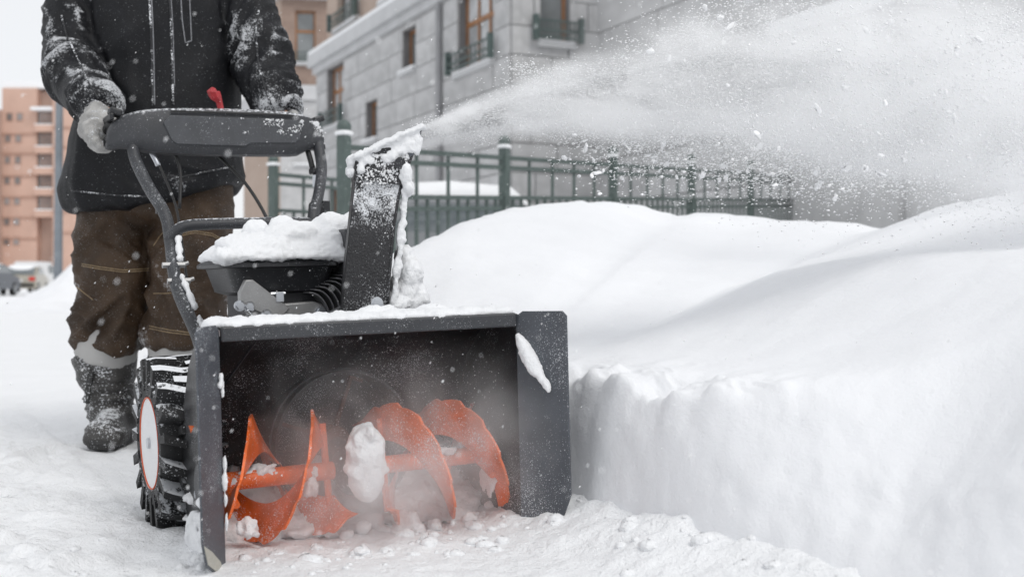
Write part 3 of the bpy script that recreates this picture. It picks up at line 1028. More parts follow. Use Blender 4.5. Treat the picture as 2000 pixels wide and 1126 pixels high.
# --- side plates with flared leading wings
side = [(.0, .0), (.0, HT), (.03, HT + .003), (.10, .449), (.18, .42), (.25, .366), (.30, .285), (.334, .2), (.334, .12), (.30, .05), (.23, -.006), (.12, -.01)]
for s in (-1, 1):
    pl_ = MB().prism(side, 'x', s * HW, s * (HW + .004)).build('side_plate', M['housing_black'], shell)
    fa = R(33)
    L = .118
    ux, uy = s * math.sin(fa), -math.cos(fa)
    def wp(d, z, o): return (s * (HW + .002) + ux * d + uy * o * -s, -.001 + uy * d + ux * o * s * -1 * s, z)
    out = [(0, .012), (0, HT - .004), (.016, HT + .006), (L - .01, HT + .006), (L, HT - .004), (L, .075), (L - .018, .03), (.05, .002), (.02, -.004)]
    wb = MB()
    nn = len(out)
    wb.add([wp(d, z, -.002) for d, z in out] + [wp(d, z, .002) for d, z in out],
           [tuple(range(nn)), tuple(range(2 * nn - 1, nn - 1, -1))] + [(i, i + nn, (i + 1) % nn + nn, (i + 1) % nn) for i in range(nn)])
    wg = wb.build('wing_plate', M['wing_grey'], SBW)
    tip = MB()
    tp = [(.02, -.003), (.045, .003), (L - .02, .032), (L - .003, .07), (.075, .05), (.03, .02)]
    nt_ = len(tp)
    fo = -.004 if s < 0 else -.004
    tip.add([wp(d, z, s * .0035) for d, z in tp] + [wp(d, z, s * .0022) for d, z in tp], [tuple(range(nt_)), tuple(range(2 * nt_ - 1, nt_ - 1, -1))] + [(i, i + nt_, (i + 1) % nt_ + nt_, (i + 1) % nt_) for i in range(nt_)])
    tip.build('worn_tip', M['decal_beige'], wg)
    # bearing flange and bolts on the plate
    MB().tube([(s * (HW - .012), AY, AZ), (s * (HW + .012), AY, AZ)], .042, 24).build('bearing_flange', M['housing_edge'], pl_, 40)
    for k in range(3):
        a = R(90 + 120 * k)
        MB().tube([(s * (HW - .008), AY + .055 * math.cos(a), AZ + .055 * math.sin(a)), (s * (HW + .01), AY + .055 * math.cos(a), AZ + .055 * math.sin(a))], .008, 6).build('bolt', M['zinc'], pl_)
    sk = MB().prism([(.02, .0), (.06, -.012), (.2, -.012), (.24, .0), (.22, .07), (.05, .07)], 'x', s * (HW + .006), s * (HW + .014))
    sk.build('skid_shoe', M['housing_edge'], SBW)
MB().box((0, -.002, HT - .012), (2 * HW - .004, .012, .03), None, .004).build('top_rail', M['housing_edge'], shell)
MB().box((-HW + .085, .0, HT - .08), (.001, .001, .001))
MB().tube([(-.235, .012, .44), (-.252, .235, .33)], .0025, 6).build('weld_seam', M['housing_edge'], shell)
MB().box((0, .155, -.006), (2 * HW - .01, .05, .006)).build('scraper_bar', M['housing_edge'], SBW)

# --- auger: shaft and four serrated ribbon flights
AUG = empty('auger', (0, AY, AZ)); AUG.parent = SBW
MB().tube([(-HW, 0, 0), (-.05, 0, 0)], .019, 18).build('shaft', M['orange_paint'], AUG, 40)
MB().tube([(.05, 0, 0), (HW, 0, 0)], .019, 18).build('shaft', M['orange_paint'], AUG, 40)
PITCH = .262
for s in (-1, 1):
    for x_top in (.072, .203):
        x0, x1 = .034, .312
        N = 60
        rgs = []
        for i in range(N + 1):
            x = x0 + (x1 - x0) * i / N
            ps = 2 * math.pi * (x - x_top) / PITCH
            tooth = (i % 5) / 5.0
            fade = min(1, i / 5, (N - i) / 5)
            ro = AR * (.94 + .065 * tooth) if i % 5 else AR * .93
            ri = AR * (.93 - .54 * fade)
            ro = max(ro, ri + .004)
            th_ = .0028
            def pp(r_, dx): return (s * (x + dx), -r_ * math.sin(ps), r_ * math.cos(ps))
            rgs.append([pp(ri, -th_), pp(ro, -th_ + .02), pp(ro, th_ + .02), pp(ri, th_)])
        MB().rings(rgs).build('auger_flight', M['orange_paint'], AUG, 30)
        for x in (x0 + .03, x1 - .03):
            ps = 2 * math.pi * (x - x_top) / PITCH
            MB().tube([(s * x, 0, 0), (s * x, -.1 * math.sin(ps), .1 * math.cos(ps))], .008, 8).build('flight_arm', M['orange_paint'], AUG, 40)
MB().ball((0, 0, 0), (.052, .06, .06)).tube([(0, 0, 0), (0, .2, .045)], .028, 14).build('gearbox', M['housing_edge'], AUG, True)

# --- wheels
def wheel(xc, outer):
    w = empty('wheel', (xc, .475, .186)); w.parent = SBW
    tw, rb, rt = .065, .146, .193
    pr = [(-tw * .8, .094), (-tw * .98, .106), (-tw, .135), (-tw * .92, rb - .006), (-tw * .6, rb), (0, rb + .002), (tw * .6, rb), (tw * .92, rb - .006), (tw, .135), (tw * .98, .106), (tw * .8, .094)]
    t = MB()
    N = 64
    t.rings([[(x, r_ * math.cos(2 * math.pi * j / N), r_ * math.sin(2 * math.pi * j / N)) for j in range(N)] for x, r_ in pr], cap=False)
    K = 19
    for k in range(K):
        for s in (-1, 1):
            a0 = 2 * math.pi * (k + (.5 if s > 0 else 0)) / K
            rg = []
            long_ = (k % 2 == 0)
            xs = [s * tw * 1.03, s * tw * .75, s * tw * .4, s * tw * .1, -s * tw * (.45 if long_ else -.2)]
            for q, x in enumerate(xs):
                a = a0 + .11 * (1 - abs(x) / tw) * 1.2
                wd = (.155 if long_ else .12) * (1 - .22 * q / 4)
                lo = rb - .02 if q else .12
                hi = rt - (.004 if q in (0, 4) else 0)
                hw = wd / 2
                rg.append([(x, lo * math.cos(a - hw), lo * math.sin(a - hw)), (x, hi * math.cos(a - hw * .8), hi * math.sin(a - hw * .8)),
                           (x, hi * math.cos(a + hw * .8), hi * math.sin(a + hw * .8)), (x, lo * math.cos(a + hw), lo * math.sin(a + hw))])
            t.rings(rg)
    t.build('tyre', M['rubber'], w, 30)
    r_ = MB()
    s = outer
    r_.rings([[(x, q * math.cos(2 * math.pi * j / 40), q * math.sin(2 * math.pi * j / 40)) for j in range(40)] for x, q in ((s * .060, .1035), (s * .0645, .1028), (s * .0645, .1008), (s * .06, .1))], cap=False)
    r_.build('rim', M['rim_red'], w, 40)
    MB().tube([(s * .0, 0, 0), (s * .062, 0, 0)], .1, 40).build('hub_disc', M['packed_snow'], w, 40)
    MB().tube([(s * .03, 0, 0), (s * .068, 0, 0)], .012, 12).build('axle_end', M['zinc'], w, 40)
    return w
wheel(-.302, -1)
wheel(.262, 1)
MB().tube([(-.24, .475, .186), (.22, .475, .186)], .014, 10).build('axle', M['housing_edge'], SBW, 40)
MB().box((0, .47, .26), (.3, .34, .2), None, .02).build('transmission_case', M['housing_black'], SBW)
MB().box((0, .56, .395), (.36, .36, .05), None, .01).build('engine_deck', M['housing_black'], SBW)

# --- engine
ENG = empty('engine', (0, .58, .42)); ENG.parent = SBW
def E3(x, y, z): return (x, y - .58, z - .42)
bl = MB().box(E3(-.02, .62, .475), (.2, .2, .11), None, .012)
bl.build('engine_block', M['plastic_black'], ENG)
tk = MB()
def rr_ring(x0, x1, y0, y1, z, r_, n_=5):
    o = []
    for cx_, cy_, a0 in ((x1 - r_, y1 - r_, 0), (x0 + r_, y1 - r_, 90), (x0 + r_, y0 + r_, 180), (x1 - r_, y0 + r_, 270)):
        for q in range(n_ + 1):
            a = R(a0 + 90 * q / n_)
            o.append(E3(cx_ + r_ * math.cos(a), cy_ + r_ * math.sin(a), z))
    return o
tk.rings([rr_ring(-.125, .06, .53, .72, .506, .03), rr_ring(-.15, .08, .505, .745, .515, .035), rr_ring(-.168, .094, .49, .76, .572, .04),
          rr_ring(-.188, .106, .475, .775, .574, .045), rr_ring(-.188, .106, .475, .775, .582, .045), rr_ring(-.17, .09, .49, .76, .6, .05), rr_ring(-.1, .04, .55, .7, .615, .05)])
tk.build('fuel_tank', M['plastic_black'], ENG, 35)
cov = MB().prism([(-.165, .418), (-.12, .47), (-.085, .482), (-.045, .486), (.03, .489), (.05, .482), (.075, .455), (.11, .44), (.11, .41)], 'y', .485, .52)
cov.v = [E3(*p) for p in cov.v]
cov.build('crankcase_cover', M['cast_alloy'], ENG, 30, .004)
brk = MB().prism([(-.150, .515), (-.135, .545), (-.118, .545), (-.03, .475), (-.06, .445), (-.15, .49)], 'y', .478, .5)
brk.v = [E3(*p) for p in brk.v]
brk.build('tank_bracket', M['cast_alloy'], ENG, 30, .003)
for x, z in ((-.088, .462), (.045, .463), (-.128, .482), (.1, .45), (-.15, .485)):
    MB().tube([E3(x, .49, z), E3(x, .472, z)], .0095, 6).tube([E3(x, .486, z), E3(x, .478, z)], .013, 16).build('bolt', M['zinc'], ENG)
for k in range(9):
    x0 = .045 + k * .0135
    fn_ = MB()
    pts = []
    for q in range(7):
        a = R(12 + 13 * q)
        pts.append((x0 + .05 * math.cos(a) - .03, .446 + k * .0065 + .066 * math.sin(a)))
    for q in range(6, -1, -1):
        a = R(12 + 13 * q)
        pts.append((x0 + .047 * math.cos(a) - .03, .446 + k * .0065 + .063 * math.sin(a)))
    fn_.prism(pts, 'y', .47, .6)
    fn_.v = [E3(*p) for p in fn_.v]
    fn_.build('cooling_fin', M['fin_alloy'], ENG)
MB().tube([E3(.03, .466, .446), E3(.16, .47, .5)], .004, 8).build('fin_rib', M['fin_alloy'], ENG)
MB().box(E3(.12, .62, .5), (.1, .16, .12), None, .01).build('cylinder', M['plastic_black'], ENG)
mg = MB().box(E3(.145, .55, .6), (.06, .13, .125), None, .006).build('muffler_guard', M['housing_edge'], ENG)
for k in range(6):
    MB().box(E3(.121 + k * .007, .484, .645), (.0028, .003, .022)).build('vent_slot', M['zinc'], mg)
MB().box(E3(.13, .47, .528), (.05, .03, .008)).tube([E3(.15, .47, .53), E3(.15, .47, .545)], .008, 6).build('head_bracket', M['zinc'], ENG)
MB().box(E3(-.055, .482, .502), (.018, .014, .022)).tube([E3(-.075, .484, .51), E3(-.04, .484, .51)], .004, 6).build('carburettor_linkage', M['zinc'], ENG)
sp_ = MB()
sp_.tube([E3(-.135 + .012 * k / 30 * 2 + .006 * math.sin(k * 1.6), .477 + .006 * math.cos(k * 1.6), .475 - .028 * k / 30) for k in range(31)], .0022, 6)
sp_.build('governor_spring', M['zinc'], ENG, True)
MB().box(E3(-.142, .478, .443), (.024, .02, .03), Matrix.Rotation(R(30), 3, 'Y'), .003).build('fuel_valve', M['brass'], ENG)
MB().tube([E3(-.165, .485, .432), E3(-.176, .48, .428)], .008, 10).build('red_switch', M['red_knob'], ENG, 40)

# --- discharge chute
CHR = R(-17)               # the chute is swung round towards the bank
CH_ = empty('chute', (.1, .34, .46), CHR); CH_.parent = SBW; CH_.scale = (.88, 1, 1)
MWC = MW @ Matrix.Translation((.1, .34, 0)) @ Matrix.Rotation(CHR, 4, 'Z') @ Matrix.Diagonal((.88, 1, 1, 1)) @ Matrix.Translation((-.1, -.34, 0))
def C3(x, y, z): return (x - .1, y - .34, z - .46)
back_e = [(.045, .455), (.05, .52), (.059, .59), (.070, .66), (.081, .73), (.089, .785)]
front_e = [(.158, .455), (.163, .52), (.172, .59), (.182, .66), (.194, .72), (.207, .765)]
t_ = .004
for y0, nm in ((.285, 'near_side'), (.395, 'far_side')):
    sd = MB()
    pts = back_e + front_e[::-1]
    sd.prism(pts, 'y', y0 - t_ / 2, y0 + t_ / 2)
    sd.v = [C3(*p) for p in sd.v]
    sd.build('chute_side', M['chute_black'], CH_)
bk = MB()
rgs = [[C3(x - .002, .287, z), C3(x - .002, .393, z), C3(x + .003, .393, z), C3(x + .003, .287, z)] for x, z in back_e]
bk.rings(rgs).build('chute_back', M['chute_black'], CH_, 30)
ff = []
NU, NV = 60, 24
zs_ = [e[1] for e in back_e]
for i in range(NU + 1):
    k = i / NU
    bx0 = np.interp(k, np.linspace(0, 1, 6), [e[0] for e in back_e]); bz0 = np.interp(k, np.linspace(0, 1, 6), [e[1] for e in back_e])
    fx0 = np.interp(k, np.linspace(0, 1, 6), [e[0] for e in front_e]); fz0 = np.interp(k, np.linspace(0, 1, 6), [e[1] for e in front_e])
    for j in range(NV + 1):
        t = j / NV
        ff.append(C3(bx0 + (fx0 - bx0) * t, .2824, bz0 + (fz0 - bz0) * t))
fme = MB()
fme.add(ff, [(i * (NV + 1) + j, i * (NV + 1) + j + 1, (i + 1) * (NV + 1) + j + 1, (i + 1) * (NV + 1) + j) for i in range(NU) for j in range(NV)])
fo_ = fme.build('frosted_face', M['chute_frost'], CH_)
fc = vco(fo_.data)
zz = fc[:, 2] + .46
xx = fc[:, 0]
rv = sstep(zz, .60, .74) * .75 + .55 * fbm(fc * np.array([26, 1, 34]), 4) * sstep(zz, .56, .68) + .35 * sstep(xx + .1, .085, .12) * sstep(zz, .62, .7) + .12 * sstep(-zz, -.53, -.47)
attr(fo_.data, 'ridge', np.clip(rv, 0, 1))
lp_ = MB()
for y0 in (.283, .397):
    lp_.tube([C3(x, y0, z) for x, z in front_e], .004, 8)
lp_.build('edge_roll', M['chute_black'], CH_, True)
DF = [(.083, .775), (.085, .815), (.262, .880), (.228, .796), (.205, .752)]
df = MB()
for y0 in (.277, .403):
    df.prism([(.083, .77), (.087, .81), (.17, .842), (.262, .882), (.255, .86), (.226, .795), (.204, .75)], 'y', y0 - .002, y0 + .002)
df.prism([(.083, .77), (.087, .812), (.17, .844), (.263, .884), (.262, .880), (.17, .84), (.09, .808), (.087, .77)], 'y', .279, .401)
df.v = [C3(*p) for p in df.v]
dfo = df.build('deflector', M['chute_black'], CH_, 30)
MB().tube([C3(.2, .27, .8), C3(.2, .262, .8)], .014, 10).build('wing_nut', M['plastic_black'], dfo, 40)
hd = MB().prism([(.224, .815), (.236, .818), (.24, .86), (.228, .858)], 'y', .27, .277)
hd.v = [C3(*p) for p in hd.v]
hd.build('deflector_slot', M['wing_grey'], dfo)
MB().tube([C3(.132, .284, .483), C3(.132, .262, .483)], .011, 6).tube([C3(.132, .28, .483), C3(.132, .275, .483)], .016, 16).build('bolt', M['zinc'], CH_)
MB().tube([(.1, .34, .40), (.1, .34, .462)], .085, 30).build('chute_base', M['housing_black'], SBW, 40)

# --- handlebar
lt = [(-.188, .70, .36), (-.19, .75, .414), (-.207, .88, .53), (-.195, 1.0, .653), (-.2, 1.03, .724), (-.228, 1.1, .805), (-.25, 1.165, .889), (-.25, 1.2, .95), (-.262, 1.24, .985)]
rt_ = [(.188, .70, .37), (.19, .75, .42), (.2, .88, .54), (.205, 1.0, .665), (.215, 1.02, .724), (.252, 1.08, .785), (.288, 1.15, .867), (.293, 1.19, .94), (.295, 1.24, .985)]
for p, nm in ((lt, 'l'), (rt_, 'r')):
    MB().tube(p, .0165, 14, 6).build('handle_tube', M['tube_black'], SBW, True)
MB().tube([(-.199, 1.0, .652), (-.185, .993, .675), (-.155, .985, .692), (-.08, .98, .697), (.16, .98, .7), (.19, .99, .69), (.203, 1.0, .668)], .0155, 14, 6).build('cross_tube', M['tube_black'], SBW, True)
for x, y, z in ((-.204, .935, .587), (-.2, .895, .545)):
    MB().tube([(x - .028, y - .005, z), (x + .03, y - .005, z)], .0085, 6).tube([(x + .022, y - .005, z), (x + .04, y - .005, z + .006)], .005, 8).build('handle_bolt', M['cast_alloy'], SBW)
for gx_, y0, y1 in ((-.298, 1.22, 1.40), (.255, 1.22, 1.40)):
    sgn = -1 if gx_ < 0 else 1
    MB().tube([(gx_ + (.055 if sgn < 0 else .03), 1.24, .985), (gx_ + .01, 1.255, .99), (gx_, 1.28, .985), (gx_, y1, .965)], .0165, 12, 5).build('hand_grip', M['cable'], SBW, True)
for x in (-.292, .30):
    lv = MB().box((x, 1.215, 1.022), (.035, .05, .02), Matrix.Rotation(R(18 if x < 0 else -18), 3, 'Y'), .006).box((x - .012, 1.25, 1.008), (.012, .12, .02), None, .004)
    lv.build('clutch_lever', M['plastic_black'], SBW)

# --- control panel
px_ = [(-.318, .918, .948), (-.312, .915, .972), (-.3, .914, .992), (-.285, .917, 1.006), (-.265, .916, 1.016), (-.243, .912, 1.023), (-.21, .905, 1.030), (-.156, .901, 1.035), (-.1, .900, 1.038), (0, .900, 1.041), (.1, .901, 1.042), (.2, .903, 1.039),
       (.225, .906, 1.036), (.255, .921, 1.033), (.275, .925, 1.027), (.295, .926, 1.016), (.308, .927, 1.0), (.316, .929, .975), (.32, .930, .945)]
rgs = []
for x, zb, zt in px_:
    e = max(0, abs(x) - .2) / .12
    yf = 1.155 + .045 * e * e
    yb = 1.26
    h = zt - zb
    rgs.append([(x, yf + .035, zb + .002), (x, yf + .012, zb + .006), (x, yf + .004, zb + h * .16), (x, yf, zb + h * .3), (x, yf + .003, zb + h * .75), (x, yf + .012, zb + h * .93), (x, yf + .032, zt), (x, yb - .03, zt + .002), (x, yb, zt - .02), (x, yb, zb + .03), (x, yb - .02, zb + .008)])
pan = MB().rings(rgs).build('control_panel', M['panel_black'], SBW, 38)
fp = MB()
fpo = [(-.16, 1.005), (-.172, .99), (-.15, .94), (-.135, .931), (.06, .930), (.075, .939), (.21, .943), (.225, .955), (.228, 1.003), (.215, 1.011), (-.15, 1.012)]
fp.prism(fpo, 'y', 1.1525, 1.165)
fp.build('label_plate', M['panel_face'], pan, None, .002)
MB().box((.03, 1.157, 1.0245), (.36, .008, .004), None, .001).build('panel_groove', M['cable'], pan)
kn = MB()
kn.tube([(.005, 1.2, 1.03), (-.002, 1.195, 1.062), (-.012, 1.19, 1.075), (-.02, 1.185, 1.09), (-.014, 1.185, 1.096)], [.011, .012, .021, .024, .004], 7, 2, flat=.8)
kn.build('red_lever', M['red_knob'], SBW, 30)
# cables
MB().tube([(.0, 1.24, .91), (.04, 1.1, .82), (.075, 1.02, .72), (.08, 1.0, .66)], .0048, 8, 5).build('control_rod', M['cable'], SBW, True)
MB().tube([(-.2, 1.2, .915), (-.187, 1.19, .885), (-.183, 1.188, .872)], .008, 8, 2).build('cable_sleeve', M['zinc'], SBW, True)
MB().tube([(-.19, 1.2, .905), (-.17, 1.17, .84), (-.155, 1.1, .75), (-.16, 1.02, .65), (-.17, .9, .5), (-.175, .8, .43)], .0035, 6, 5).build('control_cable', M['cable'], SBW, True)
MB().tube([(-.13, 1.2, .905), (-.12, 1.19, .85), (-.135, 1.15, .75)], .005, 6, 4).build('control_cable', M['cable'], SBW, True)
MB().tube([(.262, 1.2, .93), (.268, 1.19, .895), (.272, 1.185, .87)], .0085, 10, 3).build('cable_boot', M['cable'], SBW, True)
ca = MB().box((.278, 1.17, .862), (.036, .04, .018), None, .004).tube([(.272, 1.165, .855), (.272, 1.165, .828)], .0075, 8)
ca.build('cable_bracket', M['plastic_black'], SBW)
MB().tube([(.272, 1.165, .85), (.272, 1.165, .815)], .0085, 8).build('cable_adjuster', M['zinc'], SBW, 40)
MB().tube([(.272, 1.165, .83), (.27, 1.14, .79), (.25, 1.09, .74), (.22, 1.02, .66), (.18, .85, .5)], .004, 6, 5).build('control_cable', M['cable'], SBW, True)
MB().tube([(.24, 1.062, .752), (.236, 1.054, .738)], .024, 16).box((.262, 1.05, .75), (.02, .02, .03)).build('tube_clip', M['plastic_black'], SBW)
MB().box((-.21, 1.05, .735), (.02, .02, .012)).build('tube_clip', M['plastic_black'], SBW)

# ------------------------------------------------------------------ the person behind the machine
PB = Vector((-1.17, 3.95, 0))
def A(px, py, Y): return at(px, py, Y) - PB

def ell(cx, cy, z, a, b, n=28, p=2.4):
    o = []
    for j in range(n):
        t = 2 * math.pi * j / n
        c, s = math.cos(t), math.sin(t)
        o.append((cx + a * math.copysign(abs(c) ** (2 / p), c), cy + b * math.copysign(abs(s) ** (2 / p), s), z))
    return o

def axis_coords(P, path, rad):
    """Distance, arc length and local radius of every point with respect to a limb axis."""
    best = np.full(len(P), 9.0); q = np.zeros(len(P)); rr = np.ones(len(P)); dirv = np.zeros((len(P), 3))
    acc = 0
    for i in range(len(path) - 1):
        a, b = np.array(path[i]), np.array(path[i + 1])
        ab = b - a
        L = np.linalg.norm(ab)
        t = np.clip(((P - a) @ ab) / (L * L), 0, 1)
        c = a + t[:, None] * ab
        d = np.linalg.norm(P - c, axis=1)
        m = d < best
        best[m] = d[m]; q[m] = acc + t[m] * L
        rr[m] = rad[i] * (1 - t[m]) + rad[i + 1] * t[m]
        dirv[m] = ((P - c) / np.maximum(d, 1e-5)[:, None])[m]
        acc += L
    return best, q, rr, dirv, acc

def ridged(P): return 1 - 2 * np.abs(vnoise(P))

# --- body under the clothes, with the head above the frame
head_c = A(318, -215, 3.92)
bod = MB()
bod.rings([ell(A(300, py, 3.95).x, 0, A(300, py, 3.95).z, a, b) for py, a, b in ((395, .14, .09), (360, .16, .11), (250, .15, .11), (130, .165, .12), (30, .18, .12), (-30, .16, .1), (-70, .08, .07))])
bod.tube([A(312, -40, 3.95), A(314, -110, 3.94), A(317, -160, 3.93)], [.065, .058, .06], 14)
bod.ball(head_c, (.076, .095, .112), 20, 14)
bod.ball(head_c + Vector((0, -.03, -.07)), (.055, .065, .05), 14, 9)
bod.ball(head_c + Vector((0, -.1, -.012)), (.014, .022, .024), 10, 7)
bod.ball(head_c + Vector((0, -.089, -.055)), (.026, .012, .008), 10, 6)
for s in (-1, 1):
    bod.ball(head_c + Vector((s * .077, .01, -.005)), (.01, .022, .032), 10, 7)
    bod.ball(head_c + Vector((s * .03, -.087, .03)), (.022, .012, .008), 10, 6)
la = [A(165, -25, 3.93), A(142, 60, 3.9), A(150, 140, 3.80), A(190, 205, 3.52), A(203, 226, 3.45)]
ra = [A(468, -25, 3.93), A(500, 60, 3.9), A(515, 138, 3.86), A(541, 200, 3.74), A(550, 232, 3.69)]
ll = [A(232, 400, 3.95), A(218, 545, 3.95), A(212, 690, 3.97), A(218, 800, 3.99)]
rl = [A(375, 400, 3.95), A(366, 545, 3.93), A(352, 690, 3.90), A(345, 800, 3.92)]
for p in (la, ra): bod.tube(p, [.055, .05, .042, .033, .03], 12)
for p in (ll, rl): bod.tube(p, [.09, .06, .055, .04], 12)
bme = remesh(bod.mesh('person'), .011, 4)
person = link('person', bme, M['skin'])
person.location = PB
tag(person, 'person in a snow dusted black jacket and brown trousers gripping the snow blower handles', 'person')
for s in (-1, 1):
    e = MB().ball(head_c + Vector((s * .03, -.083, .012)), (.013, .012, .011), 12, 8).build('eye', M['rim_paint'], person, True)
    MB().ball(head_c + Vector((s * .03, -.0935, .012)), (.005, .003, .005), 8, 6).build('iris', M['cable'], e, True)
hat = MB()
for k in range(9):
    pass
hat.rings([ell(head_c.x, head_c.y + .01, head_c.z + z, a, b, 24, 2) for z, a, b in ((.03, .088, .105), (.035, .093, .11), (.075, .092, .108), (.08, .086, .102), (.12, .066, .08), (.15, .035, .045), (.158, .008, .01))])
hat.build('knit_hat', M['wool'], person, True)

# --- jacket
SLL = ([A(178, -40, 3.94), A(150, 0, 3.92), A(139, 45, 3.9), A(141, 95, 3.87), A(148, 138, 3.80), A(165, 172, 3.68), A(188, 202, 3.53), A(200, 218, 3.46)], [.1, .094, .09, .09, .09, .077, .064, .057])
SLR = ([A(458, -40, 3.94), A(478, 0, 3.92), A(492, 45, 3.9), A(504, 90, 3.88), A(515, 136, 3.86), A(530, 170, 3.80), A(542, 200, 3.74), A(549, 226, 3.70)], [.098, .09, .086, .088, .09, .08, .067, .06])
jk = MB()
rg = []
for py, l, r_, b in ((402, 136, 460, .185), (385, 131, 464, .2), (330, 136, 462, .2), (280, 142, 460, .195), (220, 158, 459, .185), (150, 172, 460, .18), (80, 178, 466, .176), (20, 172, 472, .166), (-25, 170, 478, .15), (-55, 205, 440, .125), (-78, 250, 388, .095), (-120, 252, 386, .092)):
    c0, c1 = A(l, py, 3.92), A(r_, py, 3.92)
    rg.append(ell((c0.x + c1.x) / 2, .0, c0.z, (c1.x - c0.x) / 2, b))
jk.rings(rg)
for path, rad in (SLL, SLR): jk.tube(path, rad, 18, 4)
for i in range(9):
    a = R(200 + 140 * i / 8)
jk.ball(A(318, -70, 4.08), (.15, .08, .09), 16, 10)        # folded hood
jme = remesh(jk.mesh('jacket'), .0085, 5)
P0, N0 = vco(jme), vno(jme)
disp = np.zeros(len(P0)); snowy = np.zeros(len(P0))
sleeve_w = np.zeros(len(P0))
for (path, rad), sd in ((SLL, 3.0), (SLR, 8.0)):
    d, q, rr, dv, L = axis_coords(P0, [tuple(p) for p in path], rad)
    w = sstep(-d / rr, -1.35, -1.12) * sstep(q, .04, .12)
    sleeve_w = np.maximum(sleeve_w, w)
    k = .35 + .65 * np.exp(-((q - L * .52) / .09) ** 2) + .7 * np.exp(-((q - L * .88) / .08) ** 2)
    tw = dv[:, 0] * .9 * np.sign(sd - 5) + dv[:, 2] * .6
    co = np.stack([q * 21 + tw * 1.5, dv[:, 0] * 1.1 + sd, dv[:, 1] * 1.1 + dv[:, 2]], -1)
    f1 = ridged(co)
    f2 = ridged(np.stack([q * 34 + tw * 2.2, dv[:, 0] * 1.8 + sd * 2, dv[:, 2] * 1.8], -1))
    dd = (.018 * f1 + .009 * f2) * k
    disp += w * dd
    pat = fbm(P0 * 11 + sd, 3)
    snowy = np.maximum(snowy, w * (np.clip(f1 * 1.2 - .15, 0, 1) * np.clip(.55 + pat * 1.6, 0, 1.2) * (.35 + .65 * sstep(N0[:, 2] - N0[:, 1] * .5, -.1, .7))
                                   + .42 * np.exp(-((q - L) / .09) ** 2) + .25 * np.clip(fbm(P0 * 7 + 40 + sd, 3) * 3 - .2, 0, 1)))
tors = 1 - sleeve_w
vert = ridged(np.stack([P0[:, 0] * 6.5, P0[:, 1] * 4, P0[:, 2] * 1.6], -1))
diag = ridged(np.stack([P0[:, 0] * 5 + P0[:, 2] * 5, P0[:, 1] * 3, P0[:, 2] * 4 - P0[:, 0] * 3], -1))
low = sstep(-P0[:, 2], -.98, -.82)
disp += tors * (.014 * vert + .011 * diag + .006 * fbm(P0 * 9, 3) + low * .01 * ridged(np.stack([P0[:, 0] * 9 + P0[:, 2] * 14, P0[:, 1] * 4, P0[:, 2] * 9], -1)))
# pull lines at the right-hand hem pocket
fx = P0[:, 0] + PB.x; fz = P0[:, 2]
snowy = np.maximum(snowy, tors * np.clip(fbm(np.stack([P0[:, 0] * 9, P0[:, 1] * 5, P0[:, 2] * 3.2], -1) + 5, 4) * 2.6 - .62, 0, .62))
snowy = np.maximum(snowy, tors * low * np.clip(vert * fbm(P0 * 12, 3) * 2.2, 0, .55))
P1 = P0 + N0 * disp[:, None]
lo_ = sstep(-P0[:, 2], -.93, -.80) * (1 - sleeve_w)
P1[:, 2] += lo_ * (.055 * sstep(P0[:, 0], -.02, .18) + .012 * vnoise(P0 * np.array([9, 9, 0])))
setco(jme, P1)
attr(jme, 'ridge', np.clip(snowy, 0, 1))
jacket = link('jacket', jme, M['jacket'], person)
BVJ = BVHTree.FromPolygons([Vector(p) for p in P1], [tuple(p.vertices) for p in jme.polygons])

def drape(bvh, pts, Y, off=.001):
    """Lay a line of pixels on the surface it crosses, following it in depth."""
    out = []
    o0 = Vector((0, 0, EYE)) - PB
    for k in range(len(pts) - 1):
        n_ = max(2, int(math.hypot(pts[k + 1][0] - pts[k][0], pts[k + 1][1] - pts[k][1]) / 4))
        for i in range(n_ + (k == len(pts) - 2)):
            t = i / n_
            p = A(pts[k][0] * (1 - t) + pts[k + 1][0] * t, pts[k][1] * (1 - t) + pts[k + 1][1] * t, Y)
            h = bvh.ray_cast(o0, (p - o0).normalized())
            if h[0] is not None: out.append(h[0] + h[1] * off)
    return out

def seams(bvh, name, parent, mt, lines, Y, rad):
    for l in lines:
        q = drape(bvh, l, Y)
        if len(q) > 3: MB().tube(q, rad, 6).build(name, M[mt], parent, True)
seams(BVJ, 'zip', jacket, 'snow_seam', [[(296, -10), (299, 60), (301, 130), (302, 205)]], 3.75, .0022)
seams(BVJ, 'placket_edge', jacket, 'jacket_trim', [[(292, -10), (295, 60), (297, 130), (298, 208)], [(331, -10), (335, 60), (337, 160), (338, 205)]], 3.75, .004)
seams(BVJ, 'piping', jacket, 'snow_seam', [[(334, -10), (338, 60), (340, 130), (341, 170)]], 3.75, .0018)
seams(BVJ, 'pocket_zip', jacket, 'snow_seam', [[(353, -10), (356, 40), (362, 84), (374, 80), (372, 30), (370, -10)]], 3.75, .002)
seams(BVJ, 'sleeve_seam', jacket, 'jacket_trim', [[(120, 30), (130, 70), (150, 110), (172, 160), (192, 195)], [(505, 20), (500, 70), (505, 130), (520, 180), (530, 205)]], 3.7, .003)
seams(BVJ, 'hem_seam', jacket, 'jacket_trim', [[(140, 372), (210, 380), (300, 384)], [(330, 352), (390, 338), (455, 325)]], 3.75, .003)

